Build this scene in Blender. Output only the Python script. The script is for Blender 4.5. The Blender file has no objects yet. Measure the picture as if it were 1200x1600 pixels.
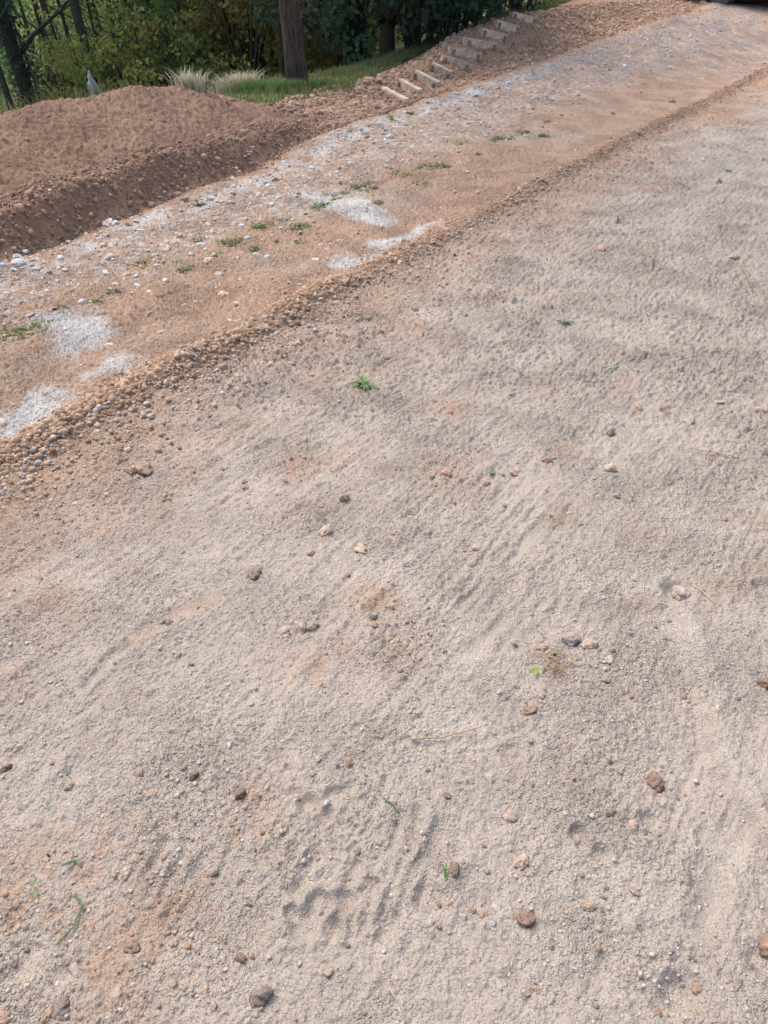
import bpy, bmesh, math, random
import numpy as np
from mathutils import Vector, Matrix

QUALITY = 1.0            # density of the ground sheet
rnd = random.Random(7)
rng = np.random.default_rng(11)
scene = bpy.context.scene
COL = scene.collection

# ------------------------------------------------------------------ camera
CAM_H = 1.6
PITCH = math.radians(36.8)
FPX = 1202.0
cam_data = bpy.data.cameras.new("camera")
cam = bpy.data.objects.new("camera", cam_data)
COL.objects.link(cam)
cam.location = (0, 0, CAM_H)
cam.rotation_euler = (math.pi / 2 - PITCH, 0, 0)
cam_data.sensor_fit = 'VERTICAL'
cam_data.sensor_height = 24.0
cam_data.lens = 24.0 * FPX / 1600.0
cam_data.clip_start = 0.02
cam_data.clip_end = 2000
scene.camera = cam
scene.render.resolution_x, scene.render.resolution_y = 768, 1024

# ------------------------------------------------------------------ sky and sun (bright overcast, light from beyond the road)
SUN_EL, SUN_AZ = math.radians(60), math.radians(-42)      # azimuth from +Y, negative = to the left
sdir = Vector((math.cos(SUN_EL) * math.sin(SUN_AZ), math.cos(SUN_EL) * math.cos(SUN_AZ), math.sin(SUN_EL)))
world = bpy.data.worlds.new("World")
scene.world = world
world.use_nodes = True
wn, wl = world.node_tree.nodes, world.node_tree.links
wn.clear()
sky = wn.new("ShaderNodeTexSky"); sky.sky_type = 'NISHITA'; sky.sun_disc = False
sky.sun_elevation = SUN_EL; sky.sun_rotation = SUN_AZ
sky.air_density = 1.0; sky.dust_density = 3.0; sky.ozone_density = 0.6
bg = wn.new("ShaderNodeBackground"); bg.inputs["Strength"].default_value = 0.15
wo = wn.new("ShaderNodeOutputWorld")
wl.new(sky.outputs[0], bg.inputs[0]); wl.new(bg.outputs[0], wo.inputs[0])
sun_data = bpy.data.lights.new("sun", 'SUN')
sun_data.energy = 1.75; sun_data.angle = math.radians(40); sun_data.color = (1.0, 0.97, 0.93)
sun = bpy.data.objects.new("sun", sun_data); COL.objects.link(sun)
sun.rotation_euler = sdir.to_track_quat('Z', 'Y').to_euler()
scene.view_settings.view_transform = 'Standard'
scene.view_settings.look = 'None'
scene.view_settings.exposure = 1.16
scene.view_settings.gamma = 1.0

# ------------------------------------------------------------------ rays of the photograph (1200 x 1600)
CP, SP = math.cos(PITCH), math.sin(PITCH)
def ray(px, py):
    v = 800.0 - py
    return np.array([px - 600.0, FPX * CP + v * SP, -(FPX * SP - v * CP)])
AX = np.array([0.56, 0.8285]); AX /= np.linalg.norm(AX)      # along the track
NX = np.array([-AX[1], AX[0]])                               # across it, away from the camera
def sd_of(x, y): return x * AX[0] + y * AX[1], x * NX[0] + y * NX[1]
def on_d(px, py, d):                                          # the ray's point at distance d across the track
    r = ray(px, py); t = d / (r[0] * NX[0] + r[1] * NX[1])
    p = r * t; s = p[0] * AX[0] + p[1] * AX[1]
    return s, d, CAM_H + p[2]
def flat(px, py, z=0.0):
    r = ray(px, py); t = (z - CAM_H) / r[2]
    return r[0] * t, r[1] * t

# ------------------------------------------------------------------ noise
def _hash(ix, iy, seed):
    h = (ix.astype(np.int64) * 374761393 + iy.astype(np.int64) * 668265263 + seed * 974634777) & 0xFFFFFFFF
    h = ((h ^ (h >> 13)) * 1274126177) & 0xFFFFFFFF
    h = ((h ^ (h >> 16)) * 2246822519) & 0xFFFFFFFF
    return (h ^ (h >> 15)) & 0xFFFFFF
_TC = np.cos(np.arange(256) / 256 * 2 * np.pi).astype(np.float32)
_TS = np.sin(np.arange(256) / 256 * 2 * np.pi).astype(np.float32)
def perlin(x, y, seed=0):
    xi = np.floor(x); yi = np.floor(y)
    fx = (x - xi).astype(np.float32); fy = (y - yi).astype(np.float32)
    u = fx * fx * fx * (fx * (fx * 6 - 15) + 10); v = fy * fy * fy * (fy * (fy * 6 - 15) + 10)
    xi = xi.astype(np.int64); yi = yi.astype(np.int64)
    def g(ax, ay, dx, dy):
        k = _hash(ax, ay, seed) & 255
        return _TC[k] * dx + _TS[k] * dy
    a = g(xi, yi, fx, fy); b = g(xi + 1, yi, fx - 1, fy)
    c = g(xi, yi + 1, fx, fy - 1); e = g(xi + 1, yi + 1, fx - 1, fy - 1)
    return (a + u * (b - a)) * (1 - v) + (c + u * (e - c)) * v
def fbm(x, y, seed, octs=4, gain=0.5):
    r = 0; a = 1.0
    for i in range(octs):
        r = r + a * perlin(x * 2 ** i + 17.3 * i, y * 2 ** i - 9.1 * i, seed + i); a *= gain
    return r
def lumps(x, y, cell, seed, prob=0.6, rmin=0.25, rmax=0.6):   # crumbs: domes of random size, in metres
    X = x / cell; Y = y / cell
    wx = perlin(X * 1.7, Y * 1.7, seed + 5) * 0.28; wy = perlin(X * 1.7 + 40, Y * 1.7, seed + 6) * 0.28
    X = X + wx; Y = Y + wy
    xi = np.floor(X).astype(np.int64); yi = np.floor(Y).astype(np.int64)
    best = np.zeros(X.shape, np.float32)
    for ox in (-1, 0, 1):
        for oy in (-1, 0, 1):
            h = _hash(xi + ox, yi + oy, seed)
            cx = xi + ox + (h & 255) / 255.0; cy = yi + oy + ((h >> 8) & 255) / 255.0
            q = ((h >> 16) & 255) / 255.0
            r = np.where(q < prob, rmin + (rmax - rmin) * (q / prob) ** 2, 1e-6)
            dd = ((X - cx) ** 2 + (Y - cy) ** 2) / (r * r)
            np.maximum(best, (r * np.sqrt(np.maximum(0, 1 - dd))).astype(np.float32), out=best)
    return best * cell
def sstep(a, b, x):
    t = np.clip((x - a) / (b - a), 0, 1); return t * t * (3 - 2 * t)   # a and b may be arrays

# ------------------------------------------------------------------ the lie of the land: a loft through lines read off the photograph
def line(pts): 
    p = sorted(on_d(*q) for q in pts); return np.array(p)
L_road = np.array([(-60, 2.57, 0), (-3, 2.57, 0), (14, 2.57, 0.0), (22, 2.57, 0.12), (60, 2.57, 0.8)])
L_edge = np.vstack([[(-60, 4.3, 0), (-3, 4.4, 0)], line([(0, 414, 4.58), (100, 380, 4.7), (250, 320, 4.8), (400, 262, 4.9), (490, 217, 5.0), (600, 176, 5.05),
                 (700, 145, 5.05), (800, 112, 5.0), (900, 78, 4.95), (960, 55, 4.9), (1080, 14, 4.9)]), [(24, 4.9, .68), (60, 4.9, 1.9)]])
L_face = np.vstack([[(-60, 4.5, .2), (-3, 4.62, .22)], line([(0, 328, 4.8), (100, 292, 4.9), (250, 245, 5.02), (400, 203, 5.14)]), [(6.3, 5.2, .18), (6.7, 5.25, .05), (7.6, 5.3, .12)],
                 line([(680, 142, 5.3), (740, 115, 5.4), (800, 82, 5.4), (900, 45, 5.4), (1000, 22, 5.4)]), [(24, 5.4, .7), (60, 5.4, 1.9)]])
L_crest = np.vstack([[(-60, 5.7, .5), (-3, 5.8, .5)], line([(0, 183, 6.0), (100, 160, 6.0), (200, 140, 6.0), (280, 134, 6.0), (330, 143, 6.0), (400, 166, 6.0)]),
                 [(6.72, 5.95, .20), (7.05, 5.95, .06), (7.8, 5.9, .11)],
                 line([(612, 142, 5.8), (650, 112, 5.8), (700, 77, 5.8), (750, 43, 5.8), (800, 26, 5.8), (850, 19, 5.8), (900, 11, 5.85), (950, 5, 5.9), (1000, 2, 5.9)]), [(24, 6, .75), (60, 6, 1.95)]])
L_back = np.array([(-60, 7.4, -.2), (2, 7.4, -.2), (5.5, 7.3, -.1), (6.5, 6.6, .1), (8, 6.3, .15), (9, 6.45, .16), (10, 6.7, .18), (12, 7.0, .3), (14, 7.2, .42), (18, 7.4, .65), (60, 8, 1.8)])
L_lawn = np.array([(-60, 8.2, -.6), (4, 8.2, -.6), (6.5, 7.6, -.05), (8, 7.5, .08), (9, 7.6, .10), (10, 7.7, .05), (12, 8.0, .06), (14, 8.3, .2), (18, 8.6, .55), (60, 9, 1.7)])
L_drop = np.array([(-60, 13, -2.6), (6, 13, -2.5), (10, 12.5, -1.6), (14, 12, -.9), (60, 12, 0.9)])
L_vale = np.array([(-60, 34, -8), (8, 34, -8), (16, 34, -6), (60, 34, -4)])
L_rise = np.array([(-60, 75, -5), (60, 75, -3)])
L_hill = np.array([(-60, 260, 42), (60, 260, 42)])
LINES = [L_road, L_edge, L_face, L_crest, L_back, L_lawn, L_drop, L_vale, L_rise, L_hill]
SOFT = [0, .5, .5, .75, .6, .6, .5, .5, .5]
def edge_d(s): return np.interp(s, L_edge[:, 0], L_edge[:, 1])
def loft(x, y):
    s, d = sd_of(x, y)
    D = [np.interp(s, L[:, 0], L[:, 1]) for L in LINES]; Z = [np.interp(s, L[:, 0], L[:, 2]) for L in LINES]
    z = np.where(d < D[0], Z[0] * sstep(-6, 1, d - D[0] + 1), 0.0)
    for k in range(len(LINES) - 1):
        m = (d >= D[k]) & (d < D[k + 1])
        t = np.clip((d - D[k]) / (D[k + 1] - D[k]), 0, 1)
        ts = t * t * (3 - 2 * t)
        z = np.where(m, Z[k] + (Z[k + 1] - Z[k]) * (t * (1 - SOFT[k]) + ts * SOFT[k]), z)
    z = np.where(d >= D[-1], Z[-1], z)
    return z
def at(px, py, hf=loft):                                      # first point of the land under a pixel of the photograph
    r = ray(px, py); r = r / np.linalg.norm(r)
    t = np.concatenate([np.linspace(0.8, 30, 3000), np.linspace(30, 300, 1500)])
    x, y, z = r[0] * t, r[1] * t, CAM_H + r[2] * t
    b = np.nonzero(z < hf(x, y))[0]
    i = b[0] if len(b) else len(t) - 1
    return float(x[i]), float(y[i])
def poly_w(pts): return np.array([at(*p) for p in pts])

def seg_dist(x, y, P):                                        # distance to a polyline, side of it (+ = to the right) and where along
    best = np.full(np.shape(x), 1e9); side = np.zeros(np.shape(x)); along = np.zeros(np.shape(x))
    n = len(P) - 1
    for i in range(n):
        a, b = P[i], P[i + 1]; ab = b - a; L2 = ab @ ab
        t = np.clip(((x - a[0]) * ab[0] + (y - a[1]) * ab[1]) / L2, 0, 1)
        dx = x - a[0] - t * ab[0]; dy = y - a[1] - t * ab[1]
        dd = np.hypot(dx, dy); m = dd < best
        best = np.where(m, dd, best); side = np.where(m, np.sign(dx * ab[1] - dy * ab[0]), side); along = np.where(m, (i + t) / n, along)
    return best, side, along
def in_poly(x, y, P, soft=0.06):                              # 1 inside, fading over `soft` metres at the rim
    ins = np.zeros(np.shape(x), bool); n = len(P)
    for i in range(n):
        a, b = P[i], P[(i + 1) % n]
        c = ((a[1] > y) != (b[1] > y)) & (x < (b[0] - a[0]) * (y - a[1]) / (b[1] - a[1] + 1e-12) + a[0])
        ins ^= c
    dd, _, _ = seg_dist(x, y, np.vstack([P, P[:1]]))
    return sstep(-soft, soft, np.where(ins, dd, -dd))
def local(fn, x, y, cx, cy, rad):                             # evaluate only near a place
    out = np.zeros(np.shape(x)); m = (np.abs(x - cx) < rad) & (np.abs(y - cy) < rad)
    if m.any(): out[m] = fn(x[m], y[m])
    return out

WINDROW = poly_w([(-60, 750), (0, 718), (100, 667), (200, 618), (300, 566), (400, 517), (500, 462), (600, 414), (700, 367), (800, 312), (900, 261), (1000, 208), (1100, 162), (1200, 110), (1260, 82)])
WR_H = np.array([.065, .065, .06, .055, .055, .05, .05, .05, .045, .04, .045, .05, .05, .05, .05])
LEDGE = np.array([flat(*p) for p in [(1045, 925), (1062, 960), (1075, 1000), (1095, 1060), (1108, 1130), (1118, 1180), (1150, 1230), (1190, 1290), (1230, 1330)]])
GROOVES = [  # pixels, width m, depth m
    ([(120, 1085), (170, 1030), (210, 1000)], .012, .008), ([(205, 1003), (270, 962), (335, 932)], .022, .005), ([(0, 1048), (45, 1015)], .02, .006),
    ([(508, 1325), (480, 1368), (448, 1402)], .014, .010), ([(532, 1342), (500, 1388)], .012, .007), ([(563, 1342), (538, 1385)], .011, .008), ([(590, 1372), (573, 1402)], .010, .010),
    ([(620, 1422), (592, 1476)], .014, .010), ([(560, 1452), (590, 1440)], .010, .005), ([(655, 1255), (640, 1335)], .012, .007), ([(632, 1262), (612, 1330)], .010, .005),
    ([(268, 1305), (232, 1362)], .014, .009), ([(300, 1308), (268, 1372)], .013, .008), ([(332, 1318), (300, 1378)], .014, .008), ([(222, 1415), (214, 1482)], .014, .006),
    ([(236, 1415), (232, 1470)], .011, .006), ([(1135, 1325), (1110, 1400), (1096, 1470)], .022, .010), ([(1180, 1270), (1135, 1330)], .02, .007),
    ([(745, 845), (690, 925)], .016, .004), ([(800, 960), (720, 1030)], .018, .005), ([(850, 820), (800, 880)], .016, .005), ([(640, 1010), (600, 1070)], .014, .004),
    ([(520, 1010), (480, 1080)], .016, .004), ([(700, 1150), (600, 1165)], .008, .004), ([(860, 1120), (760, 1160), (640, 1168)], .008, .003),
    ([(700, 1270), (665, 1350), (660, 1420)], .012, .005), ([(60, 1470), (20, 1540)], .02, .008), ([(80, 1545), (110, 1515)], .014, .007),
    ([(960, 1440), (930, 1560)], .03, .004), ([(1090, 1520), (1030, 1590)], .03, .012), ([(430, 1100), (380, 1180)], .016, .004), ([(330, 1000), (240, 1080)], .014, .003),
    ([(330, 640), (215, 725), (150, 790)], .04, -.006), ([(130, 1140), (60, 1245)], .02, -.006), ([(700, 460), (560, 530)], .03, -.004), ([(780, 560), (640, 640), (520, 740)], .03, -.004),
]
GROOVES = [(np.array([flat(*p) for p in P]), w, h) for P, w, h in GROOVES]
PADS = [  # paw and boot dents: pixel, radius m, depth m
    (500, 1411, .030, .012), (538, 1408, .024, .010), (476, 1443, .034, .011), (519, 1449, .022, .012), (455, 1425, .016, .008),
    (483, 1256, .028, .012), (519, 1243, .022, .010), (543, 1233, .018, .008), (507, 1277, .02, .009),
    (905, 1304, .022, .010), (938, 1334, .022, .011), (912, 1322, .016, .010), (1015, 1280, .024, .011), (1062, 1548, .034, .009), (1110, 1300, .03, .008), (1080, 1352, .02, .006),
    (1195, 915, .035, .014), (1190, 1500, .03, .01), (745, 1390, .05, .006), (672, 1402, .04, .007), (700, 1310, .05, .006), (640, 1290, .045, .005), (1057, 924, .042, .018), (800, 1175, .03, .007),
    (850, 1090, .05, -.006), (600, 1400, .05, -.004), (330, 1180, .08, -.006), (450, 1290, .06, -.006),
]
PADS = [(*flat(a, b), r, h) for a, b, r, h in PADS]
RIPPLES = [  # tyre-cleat marks: centre pixel, two pixels along which the waves march, radius m, wavelength m, height m
    ((390, 915), (340, 930), (440, 890), .17, .034, .005), ((560, 965), (520, 985), (610, 945), .2, .036, .004), ((750, 920), (700, 900), (800, 940), .28, .045, .004),
    ((800, 790), (750, 770), (860, 810), .25, .05, .004), ((560, 1350), (500, 1330), (620, 1370), .16, .032, .004), ((290, 1340), (250, 1330), (330, 1350), .13, .03, .004),
    ((500, 830), (460, 840), (540, 820), .2, .05, .003),
]
RIPPLES = [(np.array(flat(*c)), (np.array(flat(*b)) - np.array(flat(*a))), r, w, h) for c, a, b, r, w, h in RIPPLES]

def zones(x, y):
    """soft masks of what the ground is made of"""
    s, d = sd_of(x, y)
    wr, side, along = seg_dist(x, y, WINDROW)
    sg = wr * side                                            # + on the camera's side
    e = d - edge_d(s)
    sand = sstep(-.02, .10, sg) * (d < 2.9)
    road = sstep(.03, -.12, sg) * sstep(.06, -.06, e)
    heap = sstep(-.03, .06, e)
    wob = perlin(s * .8, d * .8, 91) * .35
    Db = np.interp(s, L_back[:, 0], L_back[:, 1]); Dl = np.interp(s, L_lawn[:, 0], L_lawn[:, 1])
    lawn = sstep(-.15, .15, d - (Db - .25) + wob * .6)
    rim = np.exp(-(wr / np.interp(along, [0, .3, .6, 1], [.10, .09, .09, .11])) ** 2)
    return dict(s=s, d=d, wr=wr, sg=sg, along=along, e=e, sand=sand, road=road, heap=heap, lawn=lawn, rim=rim)

def detail(x, y, Z):
    """small relief; frequencies finer than what can be seen from near by are left out far away"""
    D = np.hypot(x, y)
    s, d = Z['s'], Z['d']
    out = np.zeros(x.shape)
    lawn = Z['lawn']
    out += fbm(x * 1.3, y * 1.3, 3, 4) * (.013 * Z['sand'] + .03 * Z['road'] + .05 * Z['heap']) * np.clip(D / 2.2, .5, 1)
    near = D < 16
    xn, yn = x[near], y[near]; sn, dn = s[near], d[near]
    sand, road, heap, rim = (Z[k][near] for k in ('sand', 'road', 'heap', 'rim')); lw = lawn[near]; heap = heap * (1 - lw)
    o = np.zeros(xn.shape)
    patch = sstep(-.25, .35, fbm(xn * 2.3, yn * 2.3, 21, 3))            # smooth and crumbly stretches
    bank = sstep(7.0, 8.4, sn); mid = sstep(2.0, 3.4, np.hypot(xn, yn))
    o += lumps(xn, yn, .085, 31, .35, .15, .42) * (.16 * sand + .2 * road + (.08 + .5 * bank) * heap)
    o += lumps(xn, yn + .7, .055, 32, .7, .22, .55) * .42 * mid * sand * (.5 + .5 * patch)
    o += lumps(xn + .3, yn, .036, 33, .6, .2, .55) * ((.12 + .58 * mid) * sand * (.5 + .5 * patch) + .3 * road + (.25 + .35 * bank) * heap + .5 * rim)
    o += fbm(xn * 22, yn * 22, 35, 3, .6) * ((.006 + .003 * mid) * sand + .011 * road + .022 * heap)
    o -= .03 * np.abs(perlin(xn * 11, yn * 11, 39)) * heap
    # raked streaks that run with the track on the far half of the sand
    st = perlin(sn * 7 + perlin(sn * 3, dn * 3, 8), dn * 34, 44) + .6 * perlin(sn * 14, dn * 60, 45)
    rk = perlin(sn * 2.0 + .8 * perlin(sn * 1.5, dn * 2, 8), dn * 17 + 1.1 * perlin(sn * 1.2, dn * 1.5, 46), 47) + .55 * perlin(sn * 4.5, dn * 41, 48) + .32 * perlin(sn * 6, dn * 78, 58)
    lap = sstep(-.3, .35, fbm(sn * .7, dn * 1.6, 49, 3))
    o += (rk * (.0105 - .003 * mid) * (.35 + .65 * lap) + st * .0045 * (.5 + mid)) * sand
    vn = np.hypot(xn, yn) < 9
    xv, yv = xn[vn], yn[vn]; sv, rv, hv, pv = sand[vn], road[vn], heap[vn], patch[vn]
    f1 = sstep(9, 6.5, np.hypot(xv, yv)) * (1 + .9 * sstep(2.2, 3.6, np.hypot(xv, yv))); f2 = sstep(4.4, 2.6, np.hypot(xv, yv))
    o[vn] += f1 * (lumps(xv, yv, .017, 36, .8, .25, .6) * .26 * (.55 + .45 * pv) * sv + fbm(xv * 60, yv * 60, 37, 3, .65) * .0055 * (sv * (.55 + .45 * pv) + rv))
    o[vn] += f2 * lumps(xv, yv, .0085, 38, .8, .25, .6) * .6 * (.6 + .4 * pv) * sv
    sm = np.zeros(xn.shape)                                    # pressed flat inside dents
    for cx, cy, r, h in PADS:
        if h > .007: sm = np.maximum(sm, local(lambda a, b: sstep(1.25, .8, np.hypot(a - cx, b - cy) / r), xn, yn, cx, cy, r * 2))
    for P, w, h in GROOVES:
        if h > .0045:
            c = P.mean(0); sm = np.maximum(sm, local(lambda a, b: sstep(1.3, .6, seg_dist(a, b, P)[0] / w), xn, yn, c[0], c[1], np.abs(P - c).max() + .1))
    out[near] += o * (1 - .92 * sm)
    # ridge of gravel along the track
    hgt = np.interp(Z['along'], np.linspace(0, 1, len(WR_H)), WR_H) * (1 + .5 * perlin(s * 2.2, d, 50))
    out += hgt * np.exp(-(Z['wr'] / .09) ** 2)
    out += .03 * perlin(s * 1.1, d * 2.2, 52) * Z['road'] - .025 * np.exp(-((d - 3.15) / .28) ** 2) * Z['road']
    out += .05 * np.exp(-((Z['e'] + .12) / .1) ** 2) * (1 + perlin(s * 3, d, 55)) * .4
    # dents and marks
    for P, w, h in GROOVES:
        c = P.mean(0); R = np.abs(P - c).max() + .25
        def f(a, b, P=P, w=w, h=h):
            dd, _, al = seg_dist(a, b, P)
            dd = dd + .25 * w * perlin(a * 40, b * 40, 60)
            ends = sstep(0, .12, al) * sstep(1, .88, al)
            q = dd / (w * 1.25)
            return 1.1 * ends * h * (-np.exp(-q * q) + .45 * np.exp(-((q - 1.9) / .7) ** 2)) * (1 + .5 * perlin(a * 25, b * 25, 61))
        out += local(f, x, y, c[0], c[1], R)
    for cx, cy, r, h in PADS:
        def f(a, b, cx=cx, cy=cy, r=r, h=h):
            q = np.hypot(a - cx, b - cy) / r + .14 * perlin(a * 28, b * 28, 63)
            return 1.25 * h * (-sstep(1.2, .45, q) + .16 * np.exp(-((q - 1.4) / .3) ** 2))
        out += local(f, x, y, cx, cy, r * 3)
    for c, v, r, w, h in RIPPLES:
        v = v / np.linalg.norm(v)
        def f(a, b, c=c, v=v, r=r, w=w, h=h):
            u = (a - c[0]) * v[0] + (b - c[1]) * v[1]
            g = np.exp(-((a - c[0]) ** 2 + (b - c[1]) ** 2) / (r * r))
            return 1.0 * h * g * np.sin(u / w * 6.283 + 4.0 * perlin(a * 5, b * 5, 65) + 1.5 * perlin(a * 17, b * 17, 68)) * np.clip(.6 + 1.6 * perlin(a * 7, b * 7, 66), 0, 1.5)
        out += local(f, x, y, c[0], c[1], r * 2.4)
    def f(a, b):
        dd, sdn, al = seg_dist(a, b, LEDGE)
        q = dd * sdn + .02 * perlin(a * 14, b * 14, 67)
        return sstep(0, .1, al) * (-.022 * sstep(-.01, .03, q) * sstep(.3, .04, q) + .012 * np.exp(-((q + .03) / .03) ** 2))
    c = LEDGE.mean(0); out += local(f, x, y, c[0], c[1], 1.2)
    out = out * (1 - .7 * lawn * (D < 60)) + fbm(x * .12, y * .12, 70, 3) * .8 * sstep(14, 30, D)
    return out

STAIR_PX = [((603, 147), (634, 164)), ((627, 133), (655, 149)), ((650, 119), (682, 136)), ((671, 106), (701, 120)), ((689, 95), (728, 107)),
            ((701, 82), (748, 91)), ((726, 68), (772, 76)), ((750, 53), (788, 62)), ((773, 40), (807, 49)), ((798, 27), (834, 35))]
STAIRS = []
for a, b in STAIR_PX:
    STAIRS.append((np.array(at(*a)), np.array(at(*b))))

def height(x, y):
    x = np.asarray(x, float); y = np.asarray(y, float)
    Z = zones(x, y)
    return loft(x, y) + detail(x, y, Z)
def hz(x, y): return float(height(np.array([x]), np.array([y]))[0])

# ------------------------------------------------------------------ what colour the soil is (albedo, linear)
C_SAND = np.array((.43, .358, .293)); C_SAND2 = np.array((.365, .305, .252)); C_CLAY = np.array((.37, .225, .14)); C_CLAY2 = np.array((.31, .19, .12))
C_HEAP = np.array((.285, .176, .12)); C_HEAP2 = np.array((.335, .205, .135)); C_PALE = np.array((.53, .49, .45)); C_GREY = np.array((.23, .20, .185)); C_TURF = np.array((.14, .15, .06)); C_STRAW = np.array((.24, .2, .1))
SPILLS = [([(470, 300), (540, 300), (600, 330), (620, 347), (570, 345), (505, 325)], .07), ([(570, 380), (640, 360), (690, 345), (650, 378), (590, 392)], .06), ([(520, 408), (590, 396), (600, 410), (560, 422)], .06),
          ([(62, 488), (130, 480), (182, 505), (165, 525), (115, 548), (70, 520)], .07), ([(130, 590), (190, 548), (222, 560), (180, 582), (140, 600)], .06),
          ([(-10, 640), (60, 600), (100, 610), (95, 640), (30, 680), (-10, 700)], .07)]
SPILLS = [(poly_w(P), s) for P, s in SPILLS]
ORANGE = [((730, 435), .35), ((640, 505), .25), ((800, 460), .25), ((560, 730), .16), ((700, 745), .14), ((505, 1040), .12), ((590, 935), .09), ((410, 1275), .09), ((95, 1400), .18), ((150, 1490), .16), ((270, 1450), .12),
          ((470, 745), .2), ((220, 760), .25), ((60, 880), .3), ((30, 1030), .12), ((300, 1500), .12), ((1010, 285), .5), ((980, 205), .8), ((860, 300), .4), ((700, 640), .12), ((640, 1000), .1), ((1130, 190), .6), ((130, 800), .3), ((520, 560), .3)]
ORANGE = [(*at(*p), r) for p, r in ORANGE]
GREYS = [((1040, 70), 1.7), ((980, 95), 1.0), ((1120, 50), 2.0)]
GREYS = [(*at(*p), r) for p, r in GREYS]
def lerp(c, b, m): return c + (b - c) * m[:, None]
def soil(x, y, Z):
    s, d, e = Z['s'], Z['d'], Z['e']
    n1 = fbm(x * .9, y * .9, 101, 4); n2 = fbm(x * 5, y * 5, 105, 3); n3 = perlin(x * 30, y * 30, 109)
    c = np.repeat(C_SAND[None], len(x), 0)
    c = lerp(c, C_SAND2, np.clip(.35 + n1 * .4 + n2 * .55, 0, 1)); c = lerp(c, np.array((.46, .392, .325)), np.clip(fbm(x * 3.1 + 7, y * 3.1, 141, 3) * 1.6 - .25, 0, .8))
    # clay showing through the sand: next to the ridge and in blotches
    k = sstep(1.0, .05, Z['sg'] - .45 * n1 - .2 * n2) * np.interp(Z['along'], [0, .25, .5, .75, 1], [1, .9, .75, .95, 1])
    for cx, cy, r in ORANGE:
        k = np.maximum(k, local(lambda a, b: .75 * np.exp(-((a - cx) ** 2 + (b - cy) ** 2) / (r * r)), x, y, cx, cy, r * 2.5) * np.clip(.4 + 1.5 * n2 + 1.3 * n3 + .9 * perlin(x * 70, y * 70, 133), 0, 1.2))
    k = np.maximum(k, np.clip((n2 + n1 * .8 - .45) * 1.3, 0, .3))
    dd, _, al = seg_dist(x, y, GROOVES[1][0]); k = np.maximum(k, .5 * np.exp(-(dd / .03) ** 2))
    c = lerp(c, C_CLAY * .8 + C_SAND * .22, np.clip(k, 0, 1))
    c = lerp(c, C_CLAY2 * .6 + C_CLAY * .35, Z['rim'] * .85)
    # the track
    r_ = np.repeat((C_CLAY * .82 + C_SAND * .22)[None], len(x), 0)
    r_ = lerp(r_, C_CLAY2 + .05, np.clip(n2 * .8 + .1, 0, .5)); n4 = fbm(x * 14, y * 14, 131, 3, .7); r_ = lerp(r_, C_SAND, np.clip(n1 * .6 + n4 * .5, 0, .55))
    band = sstep(4.95, 4.75, d + .3 * n1 - .35 * sstep(5, 8, s)) * sstep(3.55, 4.0, d + .35 * n1 + .15 * n2)           # stony middle and far side
    r_ = lerp(r_, C_SAND * .86 + C_CLAY * .1, band * np.clip(np.interp(s, [8, 11], [.42, .25]) + n2 * .8 + n4 * .9, 0, .9)); r_ = lerp(r_, C_PALE, band * np.clip(n4 * 1.6 - .25, 0, .8)); r_ = lerp(r_, C_CLAY2 * .8 + .05, band * np.clip(-n4 * 1.5 - .3, 0, .6))
    r_ = lerp(r_, C_PALE, sstep(-.5, -.22, e - .0) * sstep(-.05, -.14, e) * np.clip(.45 + n2 * 1.3 + n3 * .4, 0, .9) * sstep(13, 10, s))
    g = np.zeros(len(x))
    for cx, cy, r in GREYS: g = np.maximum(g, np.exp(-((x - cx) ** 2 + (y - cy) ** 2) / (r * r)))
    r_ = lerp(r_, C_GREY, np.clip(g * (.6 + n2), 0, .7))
    sp = np.zeros(len(x))
    for P, soft in SPILLS:
        cc = P.mean(0); R = np.abs(P - cc).max() + .5
        sp = np.maximum(sp, local(lambda a, b: in_poly(a + .11 * fbm(a * 5, b * 5, 120, 3, .5), b + .12 * fbm(a * 5, b * 5, 121, 3, .6), P, soft), x, y, cc[0], cc[1], R))
    r_ = lerp(r_, C_PALE * np.array((.98, .99, .99)), np.clip(sp * (1.0 + .35 * n3 + .25 * n4), 0, .97))
    c = lerp(c, 0 * C_PALE, np.zeros(len(x)))
    c = c * (1 - Z['road'][:, None]) + r_ * Z['road'][:, None]
    # orange berm and the heaps beyond
    bank = sstep(7.2, 8.6, s)
    h_ = C_HEAP[None] * (1 - bank[:, None]) + (C_HEAP2 * 1.05)[None] * bank[:, None]
    h_ = lerp(h_, C_CLAY, np.clip(n2 * .6 + n1 * .4, 0, .4))
    h_ = lerp(h_, C_HEAP * .75, np.clip(-n2 * .9, 0, .5))
    c = c * (1 - Z['heap'][:, None]) + h_ * Z['heap'][:, None]
    c = lerp(c, C_CLAY * 1.05, np.exp(-((e + .03) / .11) ** 2) * .85)
    Db_ = np.interp(s, L_back[:, 0], L_back[:, 1])
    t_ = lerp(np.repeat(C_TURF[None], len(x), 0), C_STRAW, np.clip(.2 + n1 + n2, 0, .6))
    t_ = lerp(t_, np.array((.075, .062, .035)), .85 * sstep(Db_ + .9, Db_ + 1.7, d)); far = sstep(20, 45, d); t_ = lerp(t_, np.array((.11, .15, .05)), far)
    c = lerp(c, 0 * C_PALE, np.zeros(len(x)))
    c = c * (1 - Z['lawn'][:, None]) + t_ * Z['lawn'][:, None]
    return np.clip(c * (1 + .10 * n3[:, None]), .01, .8)

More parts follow.
